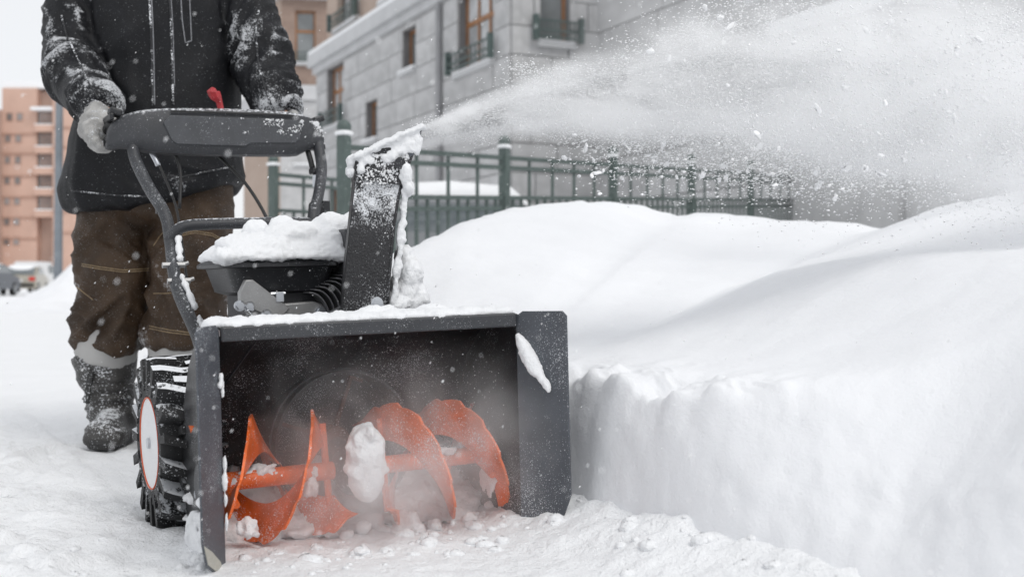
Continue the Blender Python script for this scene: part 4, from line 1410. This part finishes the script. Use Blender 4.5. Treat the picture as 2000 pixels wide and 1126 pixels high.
# --- trousers
LGL = ([A(236, 360, 3.95), A(230, 420, 3.95), A(226, 475, 3.95), A(224, 530, 3.93), A(222, 590, 3.94), A(218, 648, 3.95), A(217, 676, 3.95)], [.13, .128, .121, .121, .116, .107, .1])
LGR = ([A(372, 360, 3.95), A(379, 420, 3.95), A(374, 475, 3.94), A(369, 530, 3.91), A(364, 590, 3.9), A(357, 640, 3.9), A(354, 665, 3.9)], [.13, .131, .124, .121, .115, .108, .103])
tr = MB()
for path, rad in (LGL, LGR): tr.tube(path, rad, 20, 4)
tr.ball(A(302, 385, 3.95), (.21, .15, .11), 18, 10)
tme = remesh(tr.mesh('trousers'), .0085, 4)
P0, N0 = vco(tme), vno(tme)
disp = np.zeros(len(P0)); sn = np.zeros(len(P0))
for (path, rad), sd in ((LGL, 2.0), (LGR, 7.5)):
    d, q, rr, dv, L = axis_coords(P0, [tuple(p) for p in path], rad)
    w = sstep(-d / rr, -1.3, -1.08)
    side = 1 if sd < 5 else -1
    k = .3 + .9 * np.exp(-((q - L * .42) / .07) ** 2) * .6 + sstep(q, L * .55, L * .9)
    co = np.stack([q * 11 + dv[:, 0] * 1.5 * side, dv[:, 0] * .8 + sd, dv[:, 1] * .8], -1)
    f1 = ridged(co)
    f2 = ridged(np.stack([q * 24 - dv[:, 0] * 1.7 * side, dv[:, 0] * 1.4 + sd * 3, dv[:, 1] * 1.4], -1))
    disp = np.where(w > .5, (.022 * f1 + .011 * f2) * k + .004 * fbm(P0 * 12, 3), disp)
    sn = np.where(w > .5, np.clip(f1 * 1.1 - .35, 0, 1) * np.clip(fbm(P0 * 8 + sd, 3) * 2.5 + .1, 0, 1) * sstep(q, L * .3, L * .7), sn)
P1 = P0 + N0 * disp[:, None]
setco(tme, P1)
attr(tme, 'ridge', np.clip(sn, 0, 1))
trousers = link('trousers', tme, M['trousers'], person)
BVT = BVHTree.FromPolygons([Vector(p) for p in P1], [tuple(p.vertices) for p in tme.polygons])
seams(BVT, 'stitching', trousers, 'thread', [[(160, 515), (195, 521), (240, 527), (292, 524)], [(160, 519), (195, 525), (240, 531), (292, 528)], [(150, 560), (165, 572), (182, 585)],
      [(340, 463), (380, 455), (415, 460), (432, 470)], [(340, 459), (380, 451), (415, 456), (432, 466)], [(300, 573), (335, 572)], [(292, 636), (330, 644), (380, 650)], [(292, 641), (330, 649), (380, 654)],
      [(300, 480), (312, 462), (320, 452)]], 3.8, .0014)

# --- boots, liners
def boot(px, Y, s, path, rad, toe):
    b = MB()
    b.tube([A(*p) for p in path], rad, 20, 4)
    foot = A(px, 555, Y); fx_, fy_ = foot.x, foot.y
    rgs = []
    for t, hw, hz in ((-.13, .045, .075), (-.09, .058, .10), (-.03, .062, .115), (.03, .062, .1), (.09, .065, .085), (.14, .063, .075), (.175, .05, .06), (.19, .025, .04)):
        c = Vector((fx_ + toe * t, fy_ - t, 0))
        rgs.append([(c.x + hw * math.cos(a), c.y, max(.018, .018 + hz * max(0, math.sin(a)) + .0)) if math.sin(a) > -.05 else (c.x + hw * math.cos(a), c.y, .018) for a in [2 * math.pi * j / 20 for j in range(20)]])
    b.rings(rgs)
    me = remesh(b.mesh('boot'), .0085, 4)
    P, N = vco(me), vno(me)
    wr = sstep(-P[:, 2], -.26, -.08)
    setco(me, P + N * ((.006 + .006 * wr) * ridged(np.stack([P[:, 0] * 8 + 2, P[:, 1] * 10, P[:, 2] * 30], -1)) + .004 * fbm(P * 25, 2))[:, None])
    o = link('boot', me, M['boot'], person)
    so_ = MB()
    rgs = []
    for z, k in ((0.0, 1.0), (.02, 1.06), (.03, 1.04)):
        ring_ = []
        for j in range(28):
            a = 2 * math.pi * j / 28
            t = .165 * math.sin(a)
            ring_.append((fx_ + toe * (t + .03) + .068 * k * math.copysign(abs(math.cos(a)) ** .7, math.cos(a)), fy_ - .03 - t * k, z))
        rgs.append(ring_)
    so_.rings(rgs).build('sole', M['boot_sole'], o, 40)
    return o
bl_ = boot(222, 3.97, -1, [(203, 688, 3.97), (208, 720, 3.97), (214, 760, 3.98), (220, 800, 3.99), (222, 830, 4.0)], [.108, .098, .083, .077, .07], .12)
boot(345, 3.93, 1, [(352, 690, 3.91), (350, 730, 3.92), (347, 780, 3.93), (345, 830, 3.94)], [.106, .095, .08, .07], -.05)
st = MB().box(A(173, 755, 3.87), (.02, .012, .11), Matrix.Rotation(R(8), 3, 'Y'), .004)
st.build('boot_strap', M['boot_sole'], bl_)
for pth, rd in (([A(213, 640, 3.95), A(209, 670, 3.95), A(203, 700, 3.96)], [.1, .106, .102]), ([A(354, 640, 3.9), A(353, 670, 3.9), A(352, 702, 3.9)], [.104, .108, .102])):
    m_ = remesh(MB().tube(pth, rd, 20, 4).mesh('liner'), .01, 2)
    P, N = vco(m_), vno(m_)
    setco(m_, P + N * (.005 * fbm(P * 14, 2))[:, None])
    link('gaiter', m_, M['liner'], person)

# --- gloves: palm, four fingers and a thumb closed on each grip (laid out along the grips)
def glove(gx_, s, wrist):
    g = MB()
    def Q(x, y, z): return W((gx_ + s * x, y, z + (.012 if s > 0 else 0))) - PB
    w_ = Vector(wrist)
    g.tube([w_, (w_ + Q(.03, 1.37, 1.0)) / 2, Q(.03, 1.352, .995)], [.045, .046, .043], 16, 4)
    g.tube([Q(.032, 1.375, .995), Q(.036, 1.34, .985), Q(.036, 1.295, .98)], [.04, .04, .034], 16, 3, flat=.95)
    for k, y in enumerate((1.28, 1.308, 1.336, 1.364)):
        dl = (.0, .004, .003, -.004)[k]
        g.tube([Q(.038, y, .982), Q(.043, y - .004, .958 - dl), Q(.03, y - .006, .938 - dl), Q(.004, y - .005, .936 - dl), Q(-.02, y - .003, .948)], [.0135, .0138, .0132, .0128, .0115], 10, 3)
    g.tube([Q(.03, 1.36, 1.015), Q(.01, 1.335, 1.024), Q(-.016, 1.315, 1.014), Q(-.026, 1.3, .998)], [.022, .02, .018, .015], 10, 3)
    me = remesh(g.mesh('glove'), .0042, 2)
    P, N = vco(me), vno(me)
    setco(me, P + N * (.003 * fbm(P * 45, 3) + .0028 * ridged(P * np.array([34, 34, 62])) + .0012 * vnoise(P * 190))[:, None])
    o = link('glove', me, M['glove'], person)
    cf = MB().tube([w_ + (Q(.034, 1.352, .99) - w_) * .02, w_ + (Q(.034, 1.352, .99) - w_) * .3], [.06, .057], 20)
    return o
glove(-.298, -1, A(203, 216, 3.46))
glove(.24, 1, A(550, 228, 3.69))

# ------------------------------------------------------------------ snow lying on the machine
def top_snow(name, label, balls, mw=None, **k):
    o = lump(name, balls, **k)
    o.matrix_world = mw or MW
    tag(o, label, 'snow', kind='stuff')
    return o
def dome(mb):
    prof_ = ((.0, .588), (.010, .595), (.004, .606), (-.012, .622), (-.034, .638), (-.06, .650), (-.088, .656))
    mb.rings([[(p[0], p[1] + .58, p[2] + .42) for p in rr_ring(-.178 - g, .13 + g * .6, .475 - g, .775 + g, z, max(.03, .05 + g * .3), 6)] for g, z in prof_])
eb = [((.05, .64, .655), (.075, .07, .032)), ((.13, .62, .66), (.06, .07, .05)), ((-.045, .7, .668), (.036, .032, .024)), ((.03, .72, .678), (.036, .03, .028)), ((.19, .63, .678), (.04, .05, .035)), ((-.1, .6, .63), (.06, .06, .03)),
      ((.0, .56, .65), (.07, .06, .03)), ((.1, .55, .63), (.05, .05, .035)), ((-.165, .5, .6), (.04, .04, .022)), ((.075, .51, .6), (.05, .03, .025)), ((-.06, .51, .615), (.06, .03, .03)), ((-.14, .56, .63), (.04, .05, .02))]
top_snow('engine_snow', 'thick mound of white snow lying on the engine and fuel tank', eb, voxel=.0045, amp=.007, freq=20, extra=[dome], it=3)
hb_ = []
for i in range(60):
    x = -.31 + .62 * i / 59
    hb_.append(((x, .03 + random.uniform(-.01, .015), HT + .004), (.022, random.uniform(.022, .036), random.uniform(.008, .016))))
    hb_.append(((x, .08 + random.uniform(-.01, .02), HT + .0), (.025, .04, random.uniform(.012, .02))))
for x in (.02, .03, .055, .15, .17): hb_.append(((x, .09, HT + .012), (.025, .025, random.uniform(.012, .022))))
top_snow('housing_snow', 'line of snow along the top edge of the auger housing', hb_, voxel=.006, amp=.004, freq=45)
cb = [((.215, .36, .50), (.05, .06, .06)), ((.225, .35, .55), (.038, .05, .045)), ((.2, .36, .48), (.06, .07, .035)), ((.215, .36, .585), (.028, .04, .035)), ((.255, .36, .49), (.025, .05, .035)), ((.185, .33, .475), (.04, .06, .02))]
for i in range(26):
    t = i / 25
    x = .166 + .045 * t; z = .47 + .29 * t
    cb.append(((x + .006 + random.uniform(-.002, .004), .287, z), (random.uniform(.006, .012), .012, .016)))
top_snow('chute_side_snow', 'white snow packed against the right side of the chute', cb, mw=MWC, voxel=.0045, amp=.006, freq=34)
db = []
for i in range(34):
    t = i / 33
    x = .085 + .175 * t; z = .812 + .068 * t
    for y in (.285, .34, .395): db.append(((x, y, z + .003), (.012, .03, random.uniform(.004, .009))))
for i in range(16):
    t = random.random(); q = random.random() ** .5
    x = .095 + .14 * t; z0 = .775 + .045 * t; z1 = .815 + .06 * t
    db.append(((x, .272, z0 + (z1 - z0) * q), (random.uniform(.008, .02), .007, random.uniform(.008, .016))))
db += [((.075, .28, .806), (.012, .012, .012)), ((.073, .285, .782), (.013, .012, .013)), ((.215, .272, .775), (.017, .015, .03)), ((.222, .275, .745), (.014, .014, .024)), ((.245, .275, .845), (.014, .01, .03))]
top_snow('deflector_snow', 'snow caked over the tilted deflector at the top of the chute', db, mw=MWC, voxel=.004, amp=.005, freq=55)
def crumbs(name, label, pts, mw, parent=None):
    """Many tiny irregular crumbs of snow, joined."""
    mb_ = MB()
    for c_, r_ in pts:
        k0 = len(mb_.v)
        mb_.ball(c_, (r_ * random.uniform(.8, 1.5), r_ * .7, r_ * random.uniform(.7, 1.2)), 6, 4)
        for q in range(k0, len(mb_.v)):
            v_ = mb_.v[q]
            mb_.v[q] = tuple(v_[i] + random.uniform(-.35, .35) * r_ for i in range(3))
    o = mb_.build(name, M['snow'], None, True)
    o.matrix_world = mw
    tag(o, label, 'snow', kind='stuff')
fb = []
for i in range(1500):
    t = random.random() ** 1.7
    z = .82 - .21 * t
    if vnoise(np.array([[i * .0, z * 40, 0]]))[0] > 2: continue
    x0 = np.interp(z, [.455, .785], [.047, .089]); x1 = np.interp(z, [.455, .765, .8, .83], [.158, .2, .225, .235])
    x = random.uniform(x0 + .003, x1 - .003)
    if random.random() > (1.1 - t) * (1.0 + 1.6 * vnoise(np.array([[x * 30, z * 30, 3.3]]))[0]): continue
    fb.append(((x, .2815 if z < .752 else .2735, z), (.0005 + .003 * random.random() ** 3) * (1.15 - .7 * t)))
crumbs('chute_crust', 'crust of frosty snow on the upper chute face below the deflector', fb, MWC)
gb_ = []
for i in range(60):
    a = random.uniform(0, 6.28); q = random.random() ** .5; z = random.uniform(-1, 1)
    w_ = math.sqrt(1 - z * z * .9)
    gb_.append(((.044 * q * w_ * math.cos(a), .085 + .03 * q * math.sin(a) - .01, .165 + .062 * z), tuple(random.uniform(.008, .018) for _ in range(3))))
gb_ += [((0, .082, .168), (.042, .044, .066)), ((0, .085, .125), (.036, .042, .05)), ((.008, .062, .215), (.017, .018, .018))]
top_snow('gearbox_snow', 'lump of packed snow covering the gearbox at the middle of the auger', gb_, voxel=.0045, amp=.004, freq=35, mat=M['packed_snow'], it=5)
ab = []
for (cx_, cy_, cz_, sx_, sy_, sz_) in ((-.2, .148, .152, .03, .022, .014), (-.265, .15, .145, .035, .022, .014), (-.25, .1, .05, .02, .016, .024), (-.3, .13, .1, .01, .03, .05), (.2, .14, .155, .032, .02, .011), (.295, .1, .1, .012, .04, .05), (-.1, .14, .12, .014, .02, .03)):
    for i in range(14):
        ab.append(((cx_ + random.uniform(-.8, .8) * sx_, cy_ + random.uniform(-.6, .6) * sy_, cz_ + random.uniform(-.8, .8) * sz_), tuple(max(.004, v_ * random.uniform(.25, .55)) for v_ in (sx_, sy_, sz_))))
top_snow('auger_snow', 'clumps of snow sticking to the orange auger shaft', ab, voxel=.004, amp=.005, freq=50, mat=M['packed_snow'], it=1)
ib = []
for i in range(420):
    x = random.uniform(-.305, .305)
    y = random.uniform(.17, .32)
    z = -.01 + .13 * ((y - .15) / .17) ** .8 * random.uniform(.4, 1.1)
    ib.append(((x, y, z), (random.uniform(.01, .04), random.uniform(.01, .035), random.uniform(.008, .024))))
for i in range(30):
    x = random.gauss(.08, .1); y = random.uniform(.08, .2)
    ib.append(((x, y, random.uniform(-.01, .03)), (random.uniform(.01, .03), random.uniform(.01, .03), random.uniform(.008, .02))))
top_snow('scooped_snow', 'loose snow scooped into the bottom of the auger housing', ib, voxel=.006, amp=.008, freq=38, mat=M['packed_snow'], it=1)
wb_ = []
for i in range(40):
    k = i / 39
    d = .008 + .07 * k ** 1.1; z = .405 - .105 * k
    wd = .010 + .012 * math.sin(min(1, k * 1.25) * math.pi)
    fa = R(33)
    wb_.append(((HW + math.sin(fa) * d - .005, -math.cos(fa) * d - .003, z + random.uniform(-.003, .003)), (wd * .75, wd * .5, wd)))
top_snow('wing_snow', 'streak of snow stuck on the right wing plate of the housing', wb_, voxel=.0032, amp=.003, freq=50)
wl_ = []
for (d, z, sx, sz) in ((.004, .35, .006, .03), (.01, .365, .01, .01), (.016, .35, .008, .008), (.003, .20, .007, .02), (.006, .165, .01, .02), (.004, .13, .006, .02), (.003, .09, .007, .025)):
    wl_.append(((-HW - math.sin(R(33)) * d + .004, -math.cos(R(33)) * d - .004, z), (sx * .7, sx * .6, sz)))
top_snow('wing_snow', 'specks of snow along the inner edge of the left wing plate', wl_, voxel=.004, amp=.003, freq=60)
tb = []
for t in range(34):
    k = t / 33
    p = Vector((-.192, .99, .655)).lerp(Vector((-.205, .9, .55)), k) if k < .6 else Vector((-.205, .9, .55)).lerp(Vector((-.188, .76, .425)), (k - .6) / .4)
    if random.random() < .8: tb.append(((p.x + .014, p.y - .01, p.z + .006), (random.uniform(.005, .012), .01, random.uniform(.007, .013))))
top_snow('tube_snow', 'snow stuck along the left handle tube', tb, voxel=.0045, amp=.003, freq=60)
sb_ = []
for i in range(40):
    y = random.uniform(.04, .2); z = random.uniform(0, .05 + .14 * (random.random() ** 3))
    sb_.append(((-.338 + random.uniform(-.006, .006), y, z), (random.uniform(.006, .014), random.uniform(.01, .03), random.uniform(.01, .022))))
top_snow('skid_snow', 'snow packed on the skid shoe between the tyre and the left wing', sb_, voxel=.0045, amp=.005, freq=45)
pb_ = []
for i in range(900):
    if random.random() < .3:
        z = random.uniform(.945, 1.012); x = random.gauss(.283, .008 + .006 * (1.012 - z) / .06); c = (x, 1.163 + .05 * ((abs(x) - .2) / .12) ** 2 * .8, z); r3 = random.uniform(.0012, .0042)
    else: c = (.235 - .2 * random.random() ** 1.4, 1.152, random.uniform(.965, 1.01) if random.random() < .7 else random.gauss(1.008, .0025)); r3 = .0005 + .0025 * random.random() ** 2
    if c[0] < .24 and vnoise(np.array([[c[0] * 42, 0, c[2] * 60]]))[0] < .05 + .5 * random.random() - .3 * (c[0] > .13): continue
    pb_.append((c, r3))
crumbs('panel_snow', 'flecks of snow on the right end of the control panel', pb_, MW)

# clods broken off around the machine
cl = MB()
def clod(c, r_):
    k0 = len(cl.v)
    cl.ball(c, (r_ * random.uniform(.8, 1.6), r_ * random.uniform(.8, 1.6), r_ * random.uniform(.5, .9)), 9, 7)
    for q in range(k0, len(cl.v)):
        v_ = cl.v[q]
        cl.v[q] = tuple(v_[i] + random.uniform(-.1, .1) * r_ for i in range(3))
spots = []
for i in range(260):
    k = random.random()
    if k < .45:
        u, b = random.gauss(-.05, .3), random.gauss(-.02, .07); r_ = .004 + .014 * random.random() ** 2.2
    elif k < .7:
        u, b = random.gauss(.4, .06), random.uniform(-1.0, .5); r_ = .004 + .016 * random.random() ** 2.2
    else:
        u, b = random.uniform(-1.3, -.4), random.uniform(-.6, 1.6); r_ = .002 + .007 * random.random() ** 2.5
    spots.append((u, b, r_))
uu = np.array([s[0] for s in spots]); bb2 = np.array([s[1] for s in spots])
sx, sy = OX + uu * WX + bb2 * BX, OY + uu * WY + bb2 * BY
sz = ground_h(sx, sy)
for i, s in enumerate(spots):
    clod((sx[i], sy[i], sz[i] - s[2] * .1), s[2])
me = cl.mesh('snow_clods')
c, n_ = vco(me), vno(me)
setco(me, c + n_ * (.0035 * fbm(c * 60, 2))[:, None])
tag(link('snow_clods', me, M['ground_snow'], None, True), 'crumbled snow clods scattered on the ground round the machine', 'snow', kind='stuff')

# ------------------------------------------------------------------ snow in the air
def flakes(name, C, S, stretch=None, label='', seed=1):
    """A cloud of small irregular crystals, one mesh."""
    rg_ = np.random.default_rng(seed)
    n = len(C)
    base = np.array([[1, 1, 1], [1, -1, -1], [-1, 1, -1], [-1, -1, 1]]) / 1.7
    q = rg_.normal(size=(n, 4)); q /= np.linalg.norm(q, axis=1)[:, None]
    w, x, y, z = q.T
    Rm = np.stack([np.stack([1 - 2 * (y * y + z * z), 2 * (x * y - z * w), 2 * (x * z + y * w)], -1),
                   np.stack([2 * (x * y + z * w), 1 - 2 * (x * x + z * z), 2 * (y * z - x * w)], -1),
                   np.stack([2 * (x * z - y * w), 2 * (y * z + x * w), 1 - 2 * (x * x + y * y)], -1)], -2)
    V = np.einsum('nij,kj->nki', Rm, base) * S[:, None, None] * rg_.uniform(.6, 1.4, (n, 4, 1))
    if stretch is not None:
        V = V + (V @ stretch)[..., None] * stretch * rg_.uniform(.2, 1.8, (n, 1, 1))
    V = V + C[:, None, :]
    Fq = np.array([[0, 1, 2], [0, 3, 1], [0, 2, 3], [1, 3, 2]])
    Fi = (np.arange(n) * 4)[:, None, None] + Fq
    o = link(name, soup(name, V.reshape(-1, 3), Fi.reshape(-1, 3)), M['flake'])
    tag(o, label, 'snow', kind='stuff')
    return o

TIP = np.array(MWC @ Vector((.25, .34, .862)))
PA = YAW + CHR                   # heading of the thrown snow
DU = np.array([math.cos(PA), math.sin(PA), 0.0]); DB = np.array([-math.sin(PA), math.cos(PA), 0.0])
def plume_c(L): return .36 * L - .2 * L * L
def plume_r(L): return .022 + .26 * L
rg = np.random.default_rng(5)
def plume_pts(n, lo, hi, pw, spread=1.0, drop=0.0, clump=1.0):
    L = lo + (hi - lo) * rg.random(n) ** pw
    r_ = np.sqrt(-2 * np.log(np.maximum(rg.random(n), 1e-9))) * .42
    a = rg.random(n) * 2 * np.pi
    Rr = plume_r(L) * spread
    oy, oz = r_ * np.cos(a) * Rr, r_ * np.sin(a) * Rr
    oz = oz - drop * rg.random(n) ** 1.5 * L * .3
    C = TIP + DU * L[:, None] + DB * oy[:, None]
    C[:, 2] += plume_c(L) + oz
    if clump:
        dn = fbm(C * np.array([4.5, 4.5, 7]), 3)
        keep = rg.random(n) < np.clip(.45 + dn * 1.3 * clump, .03, 1)
        C, L = C[keep], L[keep]
    ok_ = C[:, 2] > .735 + .075 * (L > 1.15) + .06 * rg.random(len(C)) ** 3
    return C[ok_], L[ok_]
sdir = (DU + np.array([0, 0, .12])); sdir /= np.linalg.norm(sdir)
# ragged puffs: every puff is a knot of crystals carried along the jet
n = 330
pc, pL = plume_pts(n, .02, 1.9, .65, .85, .5, 0)
cs, ss = [], []
for k in range(len(pc)):
    m_ = int(120 + 300 * rg.random() ** 2)
    sg = (.010 + .05 * pL[k]) * rg.uniform(.4, 1.3)
    off = rg.normal(size=(m_, 3)) * sg
    off += DU * (rg.normal(size=(m_, 1)) * sg * 1.8)
    cs.append(pc[k] + off); ss.append(rg.uniform(.0007, .0021, m_) * (.75 + .5 * pL[k]))
flakes('blown_puffs', np.concatenate(cs), np.concatenate(ss), sdir, 'ragged puffs of snow torn along the thrown jet', 9)
# the dense jet close to the chute
n = 52000
L = 1.05 * rg.random(n) ** 1.1
a = rg.random(n) * 2 * np.pi
r_ = rg.random(n) ** .6 * (.012 + .075 * L)
C = TIP + DU * L[:, None] + DB * (r_ * np.cos(a))[:, None]
C[:, 2] += plume_c(L) + r_ * np.sin(a) + .012 * vnoise(np.stack([L * 9, a * 0, a * 0], -1)) * L
k = rg.random(n) < np.clip(1.25 - L * .9 + .9 * fbm(C * np.array([5, 5, 22]), 3), .05, 1)
flakes('snow_jet', C[k], rg.uniform(.0007, .0019, k.sum()), sdir * 2.0, 'dense white jet of snow leaving the chute', 8)
C, L = plume_pts(30000, .0, 2.1, .8)
S = rg.uniform(.0005, .0015, len(C)) * (.6 + .5 * L)
flakes('blown_snow', C, S, sdir, 'fine spray of snow thrown from the chute across the bank', 2)
C, L = plume_pts(22000, .3, 2.1, .7, 1.1, 1.9)
S = np.exp(rg.normal(math.log(.0016), .45, len(C)))
flakes('blown_flakes', C, S, sdir, 'coarser flakes falling out of the spray above the bank', 3)
C, L = plume_pts(2600, .3, 2.0, .6, 1.1, 1.9)
S = np.minimum(np.exp(rg.normal(math.log(.0044), .5, len(C))) * (.75 + .35 * L), .0095)
mb = MB()
for c_, s_ in zip(C, S):
    k0 = len(mb.v)
    mb.ball((0, 0, 0), (s_ * random.uniform(.9, 2.4), s_ * random.uniform(.4, .9), s_ * random.uniform(.4, .9)), 7, 5)
    rt = Matrix.Rotation(random.uniform(0, 6.28), 3, 'Y') @ Matrix.Rotation(random.uniform(0, 6.28), 3, 'Z')
    for q in range(k0, len(mb.v)):
        v_ = rt @ (Vector(mb.v[q]) + Vector([random.uniform(-.28, .28) * s_ for _ in range(3)]))
        mb.v[q] = (v_.x + c_[0], v_.y + c_[1], v_.z + c_[2])
me = mb.mesh('snow_lumps')
tag(link('snow_lumps', me, M['flake'], None, True), 'ragged lumps of snow flying in the thrown spray', 'snow', kind='stuff')
# spray thrown about in the mouth of the housing
n = 16000
u = rg.normal(.1, .15, n); b = rg.uniform(-.05, .2, n); z = np.abs(rg.normal(0, .17, n)) + .0
ok = (np.abs(u) < .31) & (z < .44)
C = np.array([W((u[i], b[i], z[i])) for i in np.where(ok)[0]])
keep = rg.random(len(C)) < np.clip(.4 + fbm(C * 9, 3) * 1.3, .02, 1)
C = C[keep]
flakes('auger_spray', C, rg.uniform(.0004, .0011, len(C)), None, 'fine snow dust whirling in front of the orange auger', 4)
# flakes falling through the whole scene
n = 1500
Y = 1.1 + 6 * rg.random(n) ** 1.5
C = np.stack([rg.uniform(-.5, .5, n) * Y, Y, rg.uniform(.05, 1, n) * (.5 + Y * .28)], -1)
flakes('falling_snow', C, rg.uniform(.0007, .0019, n), np.array([.5, 0, .86]), 'small snowflakes drifting through the air in front of the person', 6)

# ------------------------------------------------------------------ the soft cloud of the spray (real air-borne snow, as volume)
def cloud(name, label, rings, density, L0, fall, nscale, loc, rotz, shape):
    me = MB().rings(rings).mesh(name)
    m = bpy.data.materials.new(name)
    m.use_nodes = True
    nt = m.node_tree
    nt.nodes.clear()
    out = nt.nodes.new('ShaderNodeOutputMaterial')
    vol = nt.nodes.new('ShaderNodeVolumePrincipled')
    vol.inputs['Color'].default_value = (.992, .994, .997, 1)
    vol.inputs['Anisotropy'].default_value = .15
    nt.links.new(vol.outputs[0], out.inputs['Volume'])
    tc = nt.nodes.new('ShaderNodeTexCoord')
    sp = nt.nodes.new('ShaderNodeSeparateXYZ')
    nt.links.new(tc.outputs['Object'], sp.inputs[0])
    x, y, z = sp.outputs
    zc, rr, amp = shape(nt, x)
    yn = mth(nt, 'DIVIDE', y, rr)
    zn = mth(nt, 'DIVIDE', mth(nt, 'SUBTRACT', z, zc), rr)
    q = mth(nt, 'ADD', mth(nt, 'MULTIPLY', yn, yn), mth(nt, 'MULTIPLY', zn, zn))
    fo = mth(nt, 'SUBTRACT', 1.0, q, True)
    fo = mth(nt, 'MULTIPLY', fo, fo)
    mp = nt.nodes.new('ShaderNodeMapping')
    mp.inputs['Scale'].default_value = nscale
    nt.links.new(tc.outputs['Object'], mp.inputs['Vector'])
    nn = nz(nt, mp.outputs[0], 1.0, 3, .6, .4)
    nn = ramp(nt, nn, .40, .64)
    nn = mth(nt, 'ADD', mth(nt, 'MULTIPLY', nn, .9), .1)
    d = mth(nt, 'MULTIPLY', mth(nt, 'MULTIPLY', fo, nn), amp)
    d = mth(nt, 'MULTIPLY', d, density)
    nt.links.new(d, vol.inputs['Density'])
    o = link(name, me, m)
    o.location = loc
    o.rotation_euler = (0, 0, rotz)
    tag(o, label, 'snow', kind='stuff')
    return o

def shp(nt, x):
    xc = mth(nt, 'MAXIMUM', x, 0.0)
    zc = mth(nt, 'SUBTRACT', mth(nt, 'MULTIPLY', xc, .36), mth(nt, 'MULTIPLY', mth(nt, 'MULTIPLY', xc, xc), .19))
    rr = mth(nt, 'ADD', mth(nt, 'MULTIPLY', xc, .24), .026)
    amp = mth(nt, 'DIVIDE', 1.0, mth(nt, 'ADD', .06, mth(nt, 'ADD', mth(nt, 'MULTIPLY', xc, .45), mth(nt, 'MULTIPLY', mth(nt, 'MULTIPLY', xc, xc), 1.0))))
    return zc, rr, amp
rg_ = []
for i in range(22):
    L = 2.6 * i / 21
    r_ = .028 + .245 * L
    zc = .36 * L - .19 * L * L
    rg_.append([(L, r_ * math.cos(2 * math.pi * j / 16), zc + r_ * math.sin(2 * math.pi * j / 16)) for j in range(16)])
cloud('snow_plume', 'white plume of powder snow blowing to the right from the chute', rg_, 34.0, 0, 0, (3.2, 4.5, 7.5), tuple(TIP), PA, shp)

def shp2(nt, x):
    zc = mth(nt, 'MULTIPLY', x, 0.0)
    rr = mth(nt, 'ADD', mth(nt, 'MULTIPLY', x, 0.0), .27)
    amp = mth(nt, 'SUBTRACT', 1.0, mth(nt, 'MULTIPLY', mth(nt, 'MULTIPLY', x, x), 8), True)
    return zc, rr, amp
rg_ = [[(x, .15 * math.cos(2 * math.pi * j / 16), .27 * math.sin(2 * math.pi * j / 16)) for j in range(16)] for x in np.linspace(-.3, .3, 9)]
cloud('snow_mist', 'thin mist of powder snow in the mouth of the auger housing', rg_, 7.5, 0, 0, (5, 5, 5), tuple(W((.07, .05, .17))), YAW, shp2)

# the powder that hangs in the air over the bank
def shp3(nt, x):
    zc = mth(nt, 'MULTIPLY', x, 0.0)
    q = mth(nt, 'SUBTRACT', 1.0, mth(nt, 'MULTIPLY', mth(nt, 'MULTIPLY', x, x), 1 / (1.7 * 1.7)), True)
    return zc, mth(nt, 'ADD', mth(nt, 'MULTIPLY', mth(nt, 'SQRT', q), .78), .01), q
rg_ = []
for i in range(15):
    x = -1.7 * math.cos(math.pi * i / 14)
    r_ = max(.005, .8 * math.sqrt(max(0, 1 - (x / 1.7) ** 2)))
    rg_.append([(x, r_ * math.cos(2 * math.pi * j / 16), r_ * math.sin(2 * math.pi * j / 16)) for j in range(16)])
cloud('drifting_powder', 'pale veil of drifting powder snow hanging over the bank', rg_, 1.2, 0, 0, (1.4, 1.4, 2.2), (1.75, 4.25, 1.35), R(6), shp3)
